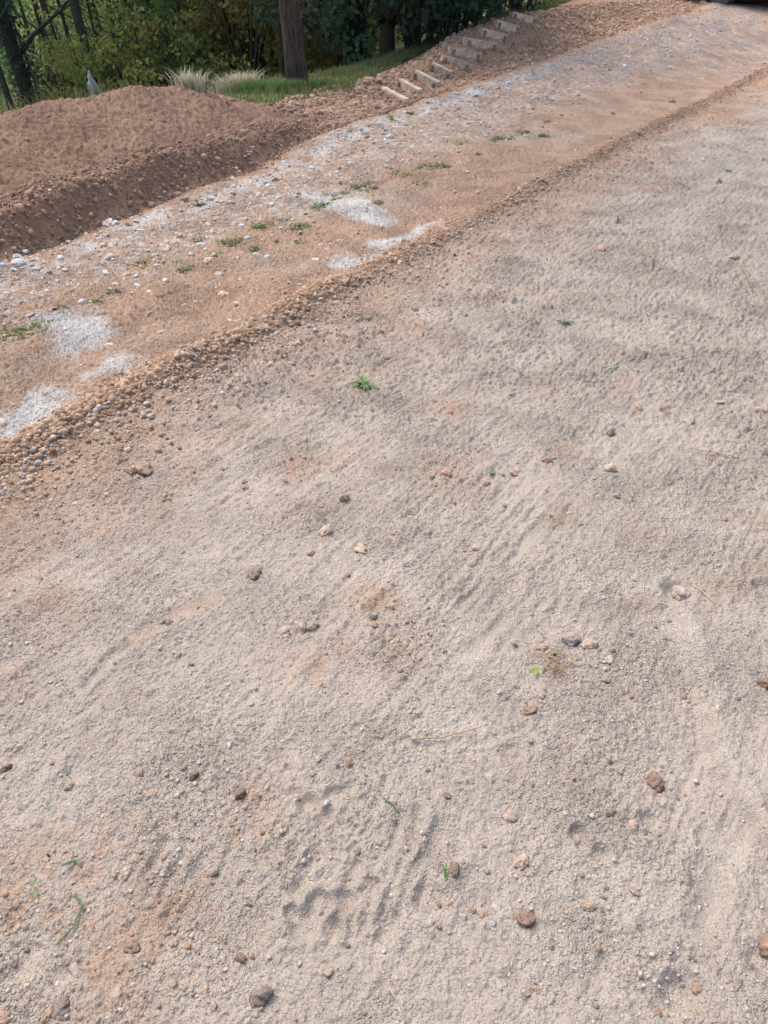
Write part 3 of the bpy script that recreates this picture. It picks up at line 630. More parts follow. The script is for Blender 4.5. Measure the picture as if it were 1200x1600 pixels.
SINGLE = [
    (1063, 920, 34, GREYC, .8, "round grey stone half sunk in its own hollow in the sand", "stone"),
    (893, 1004, 30, GREYC, .75, "grey brown stone just right of the dry root clump", "stone"),
    (922, 1009, 27, TAN, .75, "pale brown stone second to the right of the dry root clump", "stone"),
    (957, 736, 26, PINK, .7, "angular pinkish stone lying alone on the ridged sand", "stone"),
    (855, 722, 17, ORA, .8, "small bright orange stone up left of the pinkish stone", "stone"),
    (801, 743, 17, ORA, .7, "small orange stone beside the green sprig near the middle right", "stone"),
    (697, 745, 22, ORA, .7, "crumbly orange clod left of the green sprig", "clod"),
    (672, 747, 14, ORA, .6, "small orange crumb at the left end of the crumbly clod", "clod"),
    (758, 758, 15, PINK, .7, "small pinkish crumb below the green sprig", "clod"),
    (537, 781, 18, ORA, .85, "single orange stone standing up in the mid left sand", "stone"),
    (565, 858, 27, TAN, .65, "tan flattish clod near the middle with a shadowed right side", "clod"),
    (487, 865, 17, TAN, .75, "tan stone left of the flattish tan clod", "stone"),
    (617, 834, 15, ORA, .75, "small orange brown stone right above the flattish tan clod", "stone"),
    (648, 824, 15, PINK, .6, "small pinkish chip upper right of the flattish tan clod", "stone"),
    (507, 832, 24, TAN, .55, "low tan clod above the flattish tan clod", "clod"),
    (668, 834, 16, GREYC, .6, "small grey clod at the end of the row of chips", "clod"),
    (749, 858, 22, TAN, .6, "low tan clod alone to the right of the middle", "clod"),
    (399, 897, 28, DRK, .6, "dark brown clod lying beside the cleat marks", "clod"),
    (469, 981, 22, TAN, .8, "left stone of the touching tan pair", "stone"),
    (490, 979, 22, TAN, .85, "right stone of the touching tan pair", "stone"),
    (444, 986, 18, PINK, .7, "small pinkish stone left of the touching tan pair", "stone"),
    (573, 961, 16, ORA, .7, "orange stone at the top of a short row of chips", "stone"),
    (616, 946, 17, TAN, .75, "tan stone right of the short row of orange chips", "stone"),
    (584, 979, 14, ORA, .7, "flat orange chip in the short row of chips", "stone"),
    (637, 991, 15, ORA, .7, "orange chip lying by the faint cleat marks", "stone"),
    (264, 975, 16, DRK, .7, "small dark clod beside the pale groove on the left", "clod"),
    (382, 765, 14, BRN, .8, "small brown stone up on the left sand", "stone"),
    (225, 737, 36, BRN, .6, "crumbled brown clod in the orange strip below the gravel ridge", "clod"),
    (205, 741, 20, BRN, .6, "smaller brown clod stuck to the crumbled one", "clod"),
    (304, 1213, 18, RED, .85, "round reddish brown pebble standing on the left sand", "stone"),
    (375, 1246, 22, RED, .9, "largest round reddish brown pebble left of the paw prints", "stone"),
    (239, 1239, 21, TAN, .8, "tan brown pebble between two reddish ones on the left", "stone"),
    (218, 1211, 16, TAN, .8, "small tan pebble up left of the tan brown pebble", "stone"),
    (10, 1200, 20, BRN, .8, "brown stone at the left edge of the sand", "stone"),
    (28, 1171, 20, PINK, .6, "pale stone with a white chip near the left edge", "stone"),
    (110, 1229, 18, TAN, .7, "tan stone beside the small grass blades at left", "stone"),
    (497, 1187, 17, WHT, .9, "smooth white pebble above the upper paw print", "stone"),
    (488, 1209, 16, PINK, .8, "pinkish pebble just under the smooth white pebble", "stone"),
    (545, 1192, 18, ORA, .5, "flat orange chip right of the smooth white pebble", "stone"),
    (568, 1275, 10, WHT, .9, "tiny white pebble left of the green grass blade", "stone"),
    (559, 1334, 15, TAN, .85, "small tan pebble between the finger like grooves", "stone"),
    (797, 1277, 27, TAN, .7, "tan stone right of the flat buried stone", "stone"),
    (766, 1219, 20, WHT, .6, "pale clod above the flat buried stone", "clod"),
    (741, 1244, 40, (.25, .205, .17), .12, "flat grey stone almost buried in the lower middle", "stone"),
    (698, 1247, 16, BRN, .6, "brown crumb left of the flat buried stone", "clod"),
    (1024, 1219, 38, RED, .75, "big dark red brown clod standing on the right sand", "clod"),
    (822, 1438, 30, RED, .8, "red brown crumbly clod right of the pale stone cluster", "clod"),
    (709, 1363, 28, BRN, .6, "flat brown clod behind the three leafed green sprig", "clod"),
    (769, 1439, 25, WHT, .75, "largest angular pale stone of the lower right cluster", "stone"),
    (724, 1437, 21, WHT, .75, "angular pale stone at the left of the cluster", "stone"),
    (776, 1419, 22, WHT, .7, "pale stone at the top right of the cluster", "stone"),
    (753, 1426, 21, TAN, .7, "tan stone in the middle of the pale cluster", "stone"),
    (751, 1414, 12, WHT, .9, "small white pebble at the top of the pale cluster", "stone"),
    (737, 1424, 15, TAN, .7, "small tan stone behind the left stone of the cluster", "stone"),
    (814, 1350, 30, PINK, .65, "pinkish crumbly clod above the red brown clod", "clod"),
    (829, 1113, 28, BRN, .7, "brown grey clod below the dry root clump", "clod"),
    (843, 1092, 20, TAN, .6, "pale crumb above the brown grey clod", "clod"),
    (408, 1560, 40, DRK, .75, "large dark brown oval stone at the bottom of the sand", "stone"),
    (206, 1482, 28, BRN, .75, "brown clod at the lower left below the leaves", "clod"),
    (97, 1580, 34, DRK, .5, "long dark grey stone in the bottom left corner", "stone"),
    (76, 1590, 22, ORA, .6, "orange clod touching the long dark grey stone", "clod"),
    (8, 1592, 24, ORA, .7, "orange stone in the very corner at bottom left", "stone"),
    (183, 1562, 30, TAN, .6, "tan clod to the right of the long dark grey stone", "clod"),
    (335, 1576, 20, PINK, .8, "pinkish stone left of the large dark brown oval stone", "stone"),
    (512, 1521, 24, PINK, .7, "pinkish rough stone right of the large dark brown oval stone", "stone"),
    (505, 1502, 14, TAN, .7, "small tan crumb on top of the pinkish rough stone", "clod"),
    (333, 1365, 20, TAN, .8, "tan stone below the raked grooves at left", "stone"),
    (277, 1407, 16, ORA, .7, "orange chip below the raked grooves at left", "stone"),
    (84, 1447, 16, WHT, .7, "yellowish pebble left of the curled green stem", "stone"),
    (377, 1500, 20, BRN, .6, "small brown clod above the large dark brown oval stone", "clod"),
    (1091, 1540, 18, ORA, .85, "round orange pebble in the hollow at bottom right", "stone"),
    (1026, 1581, 16, ORA, .85, "small round orange pebble left of the hollow at bottom right", "stone"),
    (821, 1553, 19, WHT, .8, "white pebble at the bottom right of the middle", "stone"),
    (840, 1546, 18, TAN, .6, "tan clod touching the white pebble at the bottom", "clod"),
    (900, 1516, 14, WHT, .8, "small white pebble alone in the lower right sand", "stone"),
    (1197, 1073, 26, RED, .8, "red brown stone cut by the right edge", "stone"),
    (1203, 1474, 42, BRN, .9, "dark brown clod cut by the right edge near the bottom", "clod"),
    (989, 1291, 22, PINK, .65, "pinkish clod right of the small paw dents", "clod"),
    (951, 1273, 18, BRN, .55, "small brown crumb above the small paw dents", "clod"),
    (990, 1395, 18, PINK, .6, "pinkish clod in the open lower right sand", "clod"),
    (918, 1418, 22, TAN, .55, "low tan clod right of the red brown crumbly clod", "clod"),
    (950, 1034, 20, PINK, .7, "pinkish stone below right of the two stones by the root clump", "stone"),
    (945, 1066, 18, GREYC, .6, "grey crumb below the pinkish stone on the right sand", "clod"),
    (1100, 1083, 14, WHT, .8, "small pale pebble on the lip of the ledge", "stone"),
    (865, 808, 18, TAN, .6, "tan crumb left of the green blade on the mid right", "clod"),
    (888, 802, 16, PINK, .7, "pinkish chip just up left of the green blade", "stone"),
    (953, 677, 17, GREYC, .8, "small grey stone above the pinkish angular stone", "stone"),
    (1078, 661, 22, GREYC, .6, "grey flat stone on the far right sand", "stone"),
    (1187, 645, 18, TAN, .8, "tan stone near the right edge half way up", "stone"),
    (997, 638, 16, ORA, .7, "orange stone left of the dry brown stalk", "stone"),
    (1123, 633, 16, TAN, .6, "tan chip on the ridged sand at right", "stone"),
    (900, 668, 13, ORA, .7, "tiny orange chip at the mid right", "stone"),
    (605, 666, 13, TAN, .7, "small tan stone below the tall green weed", "stone"),
    (696, 554, 12, ORA, .7, "small orange stone below the low leafy sprig", "stone"),
    (940, 390, 16, ORA, .7, "orange clod on the upper right sand", "clod"),
    (1148, 405, 16, ORA, .6, "orange clod near the dead stalk at upper right", "clod"),
    (1097, 254, 12, WHT, .8, "white pebble high on the right sand", "stone"),
    # on the track
    (168, 352, 24, (.50, .47, .44), .4, "largest white slab of stone on the rim of the track", "stone"),
    (182, 357, 16, CHALK, .6, "smaller white stone touching the largest white slab", "stone"),
    (32, 417, 24, (.50, .47, .44), .5, "white block at the left end of the track rim", "stone"),
    (39, 396, 17, CHALK, .6, "white rock above the white block at left", "stone"),
    (28, 406, 18, (.42, .43, .46), .6, "bluish grey rock between two white rocks at left", "stone"),
    (8, 421, 18, (.42, .43, .46), .6, "bluish grey rock at the left edge of the track", "stone"),
    (212, 436, 14, CHALK, .6, "white stone by the grass tufts in the middle of the track", "stone"),
    (195, 440, 12, WHT, .6, "pale stone left of the white stone in the track", "stone"),
    (168, 528, 16, CHALK, .6, "white stone on the tip of the pale sand spill", "stone"),
    (125, 568, 10, CHALK, .7, "small white stone between the two pale sand spills", "stone"),
    (343, 427, 18, WHT, .5, "pale flat stone in the wheel rut", "stone"),
    (322, 411, 18, TAN, .5, "tan flat stone in the wheel rut above the pale one", "stone"),
    (348, 456, 20, TAN, .5, "tan slab lowest in the wheel rut", "stone"),
    (290, 472, 13, WHT, .5, "pale stone left of the tan slab in the wheel rut", "stone"),
    (372, 470, 16, WHT, .5, "white chip right of the tan slab in the wheel rut", "stone"),
    (333, 396, 13, WHT, .5, "pale chip above the stones of the wheel rut", "stone"),
    (250, 510, 14, TAN, .6, "tan stone between the rut and the gravel ridge", "stone"),
    (167, 498, 14, TAN, .6, "tan pebble on the upper side of the pale sand spill", "stone"),
    (231, 486, 19, BRN, .6, "dark brown clod left of the wheel rut", "clod"),
    (321, 503, 18, BRN, .7, "brown clod up against the gravel ridge", "clod"),
    (290, 556, 24, BRN, .7, "biggest dark clod crowning the gravel ridge", "clod"),
    (310, 566, 20, BRN, .7, "dark clod next to the biggest one on the gravel ridge", "clod"),
    (493, 402, 15, CHALK, .4, "white flat stone in the middle of the smooth clay rut", "stone"),
    (452, 447, 10, CHALK, .6, "small white stone low in the smooth clay rut", "stone"),
    (512, 388, 11, WHT, .4, "small pale chip above the white flat stone in the rut", "stone"),
    (532, 372, 13, CHALK, .4, "white chip close under the longest sand spill", "stone"),
    (547, 383, 11, CHALK, .4, "white sliver right below the longest sand spill", "stone"),
    (468, 424, 9, WHT, .6, "tiny pale stone in the smooth clay rut", "stone"),
    (517, 452, 22, ORA, .7, "orange clod at the upper rim of the gravel ridge", "clod"),
    (540, 450, 16, ORA, .7, "smaller orange clod beside the one at the ridge rim", "clod"),
    (845, 293, 12, BRN, .7, "small brown stone at the end of the smooth rut", "stone"),
    (1051, 156, 10, BRN, .8, "brown stone in the far rut beyond the weeds", "stone"),
    (583, 205, 10, TAN, .6, "tan stone on the orange berm of the far rim", "stone"),
    (668, 179, 12, CHALK, .6, "pale stone at the foot of the bank with the steps", "stone"),
]
def put_stone(px, py, size, col, fl, label, name, group=None, k=None):
    x, y = at(px, py); D = math.sqrt(x * x + y * y + CAM_H ** 2); r = size / 2 * D / FPX * (.88 if py < 1080 else .76)
    k = rnd.randrange(6) if k is None else k
    ang = name == "stone" and col in (WHT, CHALK, PINK)
    o = obj(name, stone_mesh(col, k, ang)); o.location = (x, y, hz(x, y) + r * fl * .12)
    o.scale = (r, r * rnd.uniform(.85, 1.05), r * fl * 1.15); o.rotation_euler = (rnd.uniform(-.25, .25), rnd.uniform(-.25, .25), rnd.uniform(0, 6.28))
    tag(o, label, name, group); return o
for q in SINGLE: put_stone(*q)

# three hundred more pebbles, each an object
PEB = {"ridge": ("rounded orange pebble lying in the gravel ridge beside the track", "pebbles in the gravel ridge"),
       "orange": ("small orange pebble lying on the pale open sand", "orange pebbles on the sand"),
       "grey": ("small pale grey crumb of sand caked soil on the open sand", "grey crumbs on the sand"),
       "white": ("small whitish stone lying on the stony clay track", "whitish stones on the track")}
def pebble(px, py, size, col, cls):
    o = put_stone(px, py, size, col, .8, PEB[cls][0], "pebble", PEB[cls][1])
for i in range(110):
    t_ = rnd.random() ** 1.3 * .8 + .04; x, y = along_windrow(np.array([t_]), np.array([rnd.gauss(0, .05)])); x, y = float(x[0]), float(y[0])
    r = rnd.uniform(.006, .012); o = obj("pebble", stone_mesh(rnd.choice([(.37, .245, .165), TAN, (.32, .20, .13)]), rnd.randrange(6)))
    o.location = (x, y, hz(x, y) + r * .05); o.scale = (r, r * rnd.uniform(.7, 1), r * .8); o.rotation_euler = (rnd.uniform(-.4, .4), rnd.uniform(-.4, .4), rnd.uniform(0, 6.28))
    tag(o, *(PEB["ridge"][0], "pebble", PEB["ridge"][1]))
for i in range(75):
    pebble(rnd.uniform(0, 1200) * (.8 if i % 3 else 1), 640 + 950 * rnd.random(), rnd.uniform(6, 11), rnd.choice([ORA, TAN, ORA, PINK]), "orange")
for i in range(45):
    pebble(rnd.uniform(250, 1200), 700 + 890 * rnd.random(), rnd.uniform(7, 13), rnd.choice([(.37, .31, .26), (.41, .345, .29)]), "grey")
for i in range(40):
    s_ = 1.5 + 11 * rnd.random() ** 1.3; d_ = rnd.choice([rnd.uniform(4.3, 4.75), rnd.uniform(3.2, 4.3)])
    x, y = s_ * AX[0] + d_ * NX[0], s_ * AX[1] + d_ * NX[1]; r = rnd.uniform(.015, .035)
    o = obj("pebble", stone_mesh(rnd.choice([CHALK, WHT, TAN]), rnd.randrange(6), True)); o.location = (x, y, hz(x, y) + r * .15); o.scale = (r, r * .8, r * .6); o.rotation_euler = (0, 0, rnd.uniform(0, 6.28))
    tag(o, PEB["white"][0], "pebble", PEB["white"][1])

# ------------------------------------------------------------------ weeds, leaves, stalks
G1 = (.08, .14, .045); G2 = (.115, .18, .055); G3 = (.055, .10, .05); G4 = (.15, .20, .09)
def greens(b=None): 
    c = np.array(b or rnd.choice([G1, G2, G3])); return c * rnd.uniform(.8, 1.25)
def weed(px, py, size, n, label, base=None, up=.7, wide=.16, cat="weed", name="weed", lobes=.35, group=None):
    x, y = at(px, py); D = math.sqrt(x * x + y * y + CAM_H ** 2); L = size * D / FPX; mb = MB()
    for i in range(n):
        az = rnd.uniform(0, 6.28); l = L * rnd.uniform(.45, 1)
        mb.blade((rnd.uniform(-.12, .12) * L, rnd.uniform(-.12, .12) * L, 0), az, l, l * wide * rnd.uniform(.7, 1.2), rnd.uniform(.3, 1.3), rnd.uniform(.15, 1.3) * up + .1, greens(base), lobes=lobes)
    o = obj(name, mb.mesh(name, M_GREENL)); o.location = (x, y, hz(x, y) - .002); tag(o, label, cat, group); return o
weed(568, 606, 30, 36, "tall bright green weed growing alone in the middle of the sand", (.15, .21, .075), .5, .1, lobes=.5)
weed(550, 609, 24, 16, "low green seedling at the left foot of the tall weed", (.09, .15, .05), .3, .1)
weed(649, 487, 14, 7, "low dark leafy sprig above the tall weed", G3, .4, .25)
weed(641, 477, 9, 4, "tiny green shoot just above the low leafy sprig", G3, .4)
weed(495, 529, 12, 9, "dark spiky grass shoot near the gravel ridge", G3, 1.1, .08)
weed(458, 595, 8, 5, "tiny dark shoot on the left sand under the ridge", G3, .8, .12)
weed(768, 742, 13, 6, "leafy green sprig between two orange clods", G1, .4, .28)
weed(784, 746, 11, 4, "second leafy sprig touching the orange stone", G1, .4, .28)
weed(914, 824, 17, 3, "dark flat green blade lying on the mid right sand", G3, .1, .12, lobes=0)
weed(518, 745, 8, 3, "yellow green speck of a shoot on the left of the middle", G2, .4)
weed(262, 779, 16, 9, "dusty green weed in the orange strip at left", (.10, .12, .06), .5, .1)
weed(368, 636, 16, 8, "dry grey green weed below the gravel ridge", (.13, .12, .09), .4, .1)
weed(965, 348, 12, 5, "small green shoot on the upper right sand", G1, .7, .15)
weed(887, 386, 13, 5, "flat green shoot on the sand below the ridge", G1, .2, .15)
weed(1135, 268, 16, 8, "dusty weed high on the right sand", (.10, .13, .06), .5, .12)
weed(1125, 285, 10, 5, "smaller dusty weed under the one high on the right", (.10, .13, .06), .6, .12)
weed(1190, 252, 14, 7, "grey green weed by the right edge high up", (.12, .13, .08), .5, .12)
weed(1080, 446, 12, 5, "flat green blade on the far right sand", G1, .2, .12)
weed(880, 506, 18, 10, "dusty dark weed on the sand right of the sprig", (.075, .10, .06), .3, .15)
weed(955, 575, 26, 12, "pale dusty green weed pressed into the ridged sand", (.24, .25, .17), .15, .1)
weed(925, 597, 10, 6, "olive tuft left of the pale dusty weed", (.16, .16, .06), .4, .12)
weed(992, 560, 14, 8, "olive tuft right of the pale dusty weed", (.2, .19, .11), .3, .12)
weed(838, 1049, 15, 9, "bright yellow green seedling left of the root clump", (.20, .30, .06), .6, .3, lobes=0)
weed(862, 1025, 9, 5, "tiny seedling growing inside the root clump", (.18, .26, .06), .6, .3, lobes=0)
weed(697, 1366, 17, 5, "three leafed green sprig in front of the flat brown clod", G1, .5, .3, lobes=0)
weed(722, 1020, 8, 3, "speck of green shoot in the middle sand", G2, .4)
weed(735, 1021, 7, 3, "second speck of green beside a pale clod", G4, .4)
weed(380, 1413, 26, 2, "rounded dark green leaf lying left of the paw print", G3, .12, .25, lobes=0, cat="leaf", name="leaf")
weed(62, 1355, 32, 2, "broad dark green leaf lying near the left edge", G3, .12, .22, lobes=0, cat="leaf", name="leaf")
weed(80, 1342, 14, 2, "small upright leaf right above the broad dark leaf", G3, .9, .2, lobes=0, cat="leaf", name="leaf")
weed(50, 1391, 26, 2, "narrow olive leaf below the broad dark leaf", (.10, .13, .05), .1, .14, lobes=0, cat="leaf", name="leaf")
weed(122, 1347, 24, 4, "forked olive shoot right of the broad dark leaf", (.07, .10, .05), .3, .1, lobes=0)
weed(95, 1473, 24, 2, "green leaf at the lower end of the curled stem", G1, .1, .14, lobes=0, cat="leaf", name="leaf")
weed(124, 1459, 24, 2, "grey green leaf at the bend of the curled stem", (.10, .17, .09), .15, .2, lobes=0, cat="leaf", name="leaf")
weed(155, 1155, 12, 2, "small dull green leaf on the upper left sand", (.09, .13, .08), .2, .25, lobes=0, cat="leaf", name="leaf")
weed(104, 1213, 16, 3, "thin grass blades beside the tan stone at left", G3, .6, .06, lobes=0)
weed(73, 1262, 9, 3, "speck of green shoot below the thin grass blades", G2, .3)
weed(611, 186, 12, 9, "bright yellow green plant at the foot of the lowest step", (.16, .28, .03), 1.1, .25)
weed(770, 118, 9, 8, "green tuft where the bank meets the track", G1, .6, .1)
weed(821, 30, 10, 10, "green tuft behind the top step", G1, .6, .12)
weed(806, 45, 10, 10, "green tuft in front of the top step", G1, .6, .12)
weed(1005, 131, 10, 8, "dark green tuft alone on the far track", G3, .5, .1)
weed(1148, 1352, 13, 1, "small black dried leaf on the right sand", (.05, .04, .035), .1, .25, lobes=0, cat="leaf", name="leaf")
weed(954, 1428, 8, 1, "tiny black seed husk on the lower right sand", (.02, .015, .012), .1, .3, lobes=0, cat="leaf", name="leaf")
# grass tufts of the track: pixel, width of the tuft in pixels, label
TUFTS = [(22, 520, 55, "thick green grass tuft at the left edge of the track"), (105, 478, 36, "dark weed tuft above the pale sand spill"), (40, 392, 14, "small weed tuft by the white rocks"), (100, 385, 24, "low green weed patch on the track rim at left"), (75, 388, 16, "dark weed beside the white rock"),
         (122, 373, 12, "small tuft right of the weed patch on the rim"), (262, 417, 42, "biggest grass tuft in the middle strip at left"), (290, 424, 22, "sparse tuft right of the biggest one at left"), (254, 460, 22, "small tuft with a stone below the biggest one"), (310, 375, 18, "yellow green tuft under the rim stones"),
         (360, 378, 30, "dark bushy weed in the middle strip"), (290, 316, 10, "small tuft on the rim near the heap"), (313, 320, 12, "dark tuft on the rim near the heap"), (410, 352, 26, "left clump of the dusty weeds above the rut"), (440, 345, 34, "middle clump of the dusty weeds above the rut"),
         (470, 352, 26, "right clump of the dusty weeds above the rut"), (430, 372, 24, "low clump of the dusty weeds above the rut"), (395, 388, 20, "faded tuft at the rut side"), (505, 322, 30, "olive weed tucked under the longest sand spill"), (540, 300, 30, "green tuft at the head of the longest sand spill"),
         (568, 290, 34, "full green tuft above the longest sand spill"), (585, 283, 28, "upper right part tuft of the green trio"), (590, 314, 14, "small olive tuft below the green trio"), (640, 276, 22, "small tuft between the two green patches"), (655, 285, 26, "lower green tuft of the right patch"),
         (672, 264, 36, "largest green tuft of the right patch"), (690, 262, 24, "faded end tuft of the right patch"), (770, 215, 24, "brownish weed on the far track"), (792, 213, 28, "green weed on the far track next to the brownish one"), (848, 212, 16, "small bright tuft on the far track"), (852, 192, 16, "dusty tuft above the small bright one"), (745, 243, 12, "tiny tuft at the far rut edge"),
         (220, 418, 26, "thin weed mat left of the biggest tuft in the middle strip"), (335, 398, 22, "thin weed mat between the bushy weed and the rut stones"), (180, 455, 22, "ragged tuft between the pale spill and the white stone"), (150, 470, 20, "dark ragged tuft just above the pale spill"), (60, 500, 24, "short tuft at the left rim of the pale spill"), (470, 372, 18, "stray tuft below the right clump of dusty weeds"), (620, 270, 22, "sparse tuft topping the gap between the green patches"), (720, 225, 18, "stray weed where the far stony strip begins"), (820, 205, 20, "grey weed between the far track tufts"), (640, 178, 10, "tiny tuft on the berm under the steps"), (680, 172, 12, "weedy tuft at the foot of the bank")]
def tuft(px, py, wpx, label, col=None, dens=1.0, hgt=.05):
    x, y = at(px, py); D = math.sqrt(x * x + y * y + CAM_H ** 2); R = 1.25 * wpx / 2 * D / FPX; mb = MB()
    n = int(min(620, 60 + 1700 * R) * dens); b = col or rnd.choice([(.115, .155, .06), (.14, .16, .075), (.09, .14, .05)])
    for i in range(n):
        a = rnd.uniform(0, 6.28); q = R * math.sqrt(rnd.random()) * (1 + .35 * math.sin(3 * a + px) + .2 * math.sin(5 * a + py)); l = rnd.uniform(.4, 1) * (hgt * .42 + R * .16)
        mb.blade((q * math.cos(a), .75 * q * math.sin(a), -.004), rnd.uniform(0, 6.28), l, l * rnd.uniform(.07, .2), rnd.uniform(.3, 1.2), rnd.uniform(.05, .95), np.array(b) * rnd.uniform(.7, 1.35) + (np.array((.08, .05, .01)) if rnd.random() < .2 else 0), n=3)
    o = obj("grass_tuft", mb.mesh("grass_tuft", M_GRASS)); o.location = (x, y, hz(x, y)); o.rotation_euler = (0, 0, math.atan2(AX[1], AX[0])); tag(o, label, "grass tuft", "weed tufts along the track"); return o
for q in TUFTS: tuft(*q)
# dry stalks
def stalk(pts, r, label, m=M_TWIG, lift=.006, name="dry_stalk", cat="stalk", kids=0):
    P = []
    for i, p in enumerate(pts):
        x, y = flat(*p); P.append((x, y, hz(x, y) + lift + rnd.uniform(0, .004)))
    o0 = Vector(P[0]); P = [Vector(p) - o0 for p in P]
    Q = []
    for i in range(len(P) - 1):
        for k in range(3): Q.append(P[i].lerp(P[i + 1], k / 3) + Vector((rnd.uniform(-1, 1), rnd.uniform(-1, 1), 0)) * r * .8)
    Q.append(P[-1]); mb = MB(); mb.tube(Q, [r * (1 - .5 * i / len(Q)) for i in range(len(Q))], 6)
    for k in range(kids):
        a = rnd.choice(Q); L = (P[-1] - P[0]).length * rnd.uniform(.2, .4); b = a + Vector((rnd.uniform(-L, L), rnd.uniform(-L, L), rnd.uniform(.005, .02)))
        mb.tube([a, a.lerp(b, .5) + Vector((0, 0, .004)), b], [r * .6, r * .5, r * .3], 5)
    o = obj(name, mb.mesh(name, m)); o.location = o0; tag(o, label, cat); return o
stalk([(1034, 622), (1040, 640), (1046, 655)], .003, "short dry brown stalk standing out on the ridged right sand", kids=1)
stalk([(1088, 706), (1115, 712), (1148, 722)], .0022, "long dry straw lying flat on the right sand", kids=2)
stalk([(1085, 709), (1120, 717)], .0016, "shorter dry straw crossing the long one", kids=1)
stalk([(905, 1192), (930, 1200), (953, 1203)], .0016, "bent brown twig lying on the lower right sand")
stalk([(940, 1235), (955, 1241)], .0012, "tiny twig below the bent brown twig")
stalk([(1083, 915), (1100, 928), (1118, 945)], .0016, "curved straw beside the round grey stone", M_STRAW)
stalk([(606, 1545), (613, 1556), (620, 1566)], .0012, "pale straw at the bottom of the sand", M_STRAW)
stalk([(622, 1576), (632, 1600)], .001, "second pale straw at the very bottom", M_STRAW)
stalk([(1160, 424), (1170, 440), (1175, 455)], .003, "dead branching stalk at the upper right", kids=3)
stalk([(1105, 715), (1104, 730)], .0014, "short white straw under the long dry straw", M_STRAW)
stalk([(640, 1162), (690, 1158), (745, 1142)], .0022, "thin root half buried in the middle sand")
stalk([(540, 1180), (552, 1178), (562, 1182)], .002, "curled red brown root by the flat orange chip")
stalk([(600, 1251), (613, 1262), (624, 1272)], .0022, "thin green grass blade lying above the grooves", M_GREENL, name="fallen_grass", cat="grass")
stalk([(118, 1400), (130, 1418), (125, 1435), (113, 1458), (88, 1480)], .0024, "curled green stem lying near the left edge", M_GREENL, name="plant_stem", cat="stem")
for _n in ("fallen_grass", "plant_stem"):
    me_ = bpy.data.objects[_n].data; a_ = me_.attributes["soil"]; a_.data.foreach_set("color", np.tile([.08, .14, .045, 1], len(me_.vertices)).astype(np.float32))
# clump of dry roots
x, y = at(863, 1042); mb = MB()
for i in range(46):
    p = Vector((rnd.gauss(0, .016), rnd.gauss(0, .022), .004)); a = rnd.uniform(0, 6.28); L = rnd.uniform(.02, .055); Q = [p]
    for k in range(5):
        a += rnd.uniform(-.9, .9); p = p + Vector((math.cos(a), math.sin(a), rnd.uniform(-.25, .35))) * L / 5; p.z = max(.001, p.z); Q.append(p)
    mb.tube(Q, [.0011, .001, .001, .0009, .0007, .0005], 5)
o = obj("root_clump", mb.mesh("root_clump", M_TWIG)); o.location = (x, y, hz(x, y)); tag(o, "tangled clump of dry brown roots lying on the right sand", "root clump")
stalk([(842, 985), (850, 995), (858, 1003)], .0016, "dry stem sticking up left from the root clump", M_STRAW)
stalk([(882, 1036), (905, 1040), (930, 1043)], .0012, "straight dry root reaching right from the root clump", M_STRAW)
put_stone(850, 1012, 20, ORA, .6, "orange crumb at the top of the root clump", "clod")

# ------------------------------------------------------------------ timber steps on the bank
ORD = ["lowest", "second lowest", "third lowest", "fourth lowest", "fifth lowest", "fifth highest", "fourth highest", "third highest", "second highest", "topmost"]
for i, (A, B) in enumerate(STAIRS):
    zA = float(loft(np.array([A[0]]), np.array([A[1]]))[0]); zB = float(loft(np.array([B[0]]), np.array([B[1]]))[0])
    a = Vector((A[0], A[1], zA)); b = Vector((B[0], B[1], zB)); zt = .5 * (zA + zB) + .052
    mid = (a + b) / 2; dirv = (b - a) * rnd.uniform(.94, 1.04); L = Vector((dirv.x, dirv.y, 0)).length; ang = math.atan2(dirv.y, dirv.x)
    root = empty("timber_step", (mid.x, mid.y, zt - .10)); root.rotation_euler = (rnd.uniform(-.05, .05), math.atan2(zA - zB, L), ang)
    tag(root, f"{ORD[i]} weathered timber board step set into the earth bank", "step", "timber steps climbing the bank")
    mb = MB(); mb.box(Matrix.Translation((0, 0, .03)), (L * 1.12, .07, .17), bev=.006); obj("board", mb.mesh("board", M_WOOD, False), root)
    for sx in (-1, 1):
        mb = MB(); mb.box(Matrix.Translation((sx * L * .44, -.047, .0)) @ Matrix.Rotation(rnd.uniform(-.08, .08), 4, 'Y'), (.035, .03, .18), bev=.004); obj("stake", mb.mesh("stake", M_STAKE, False), root)

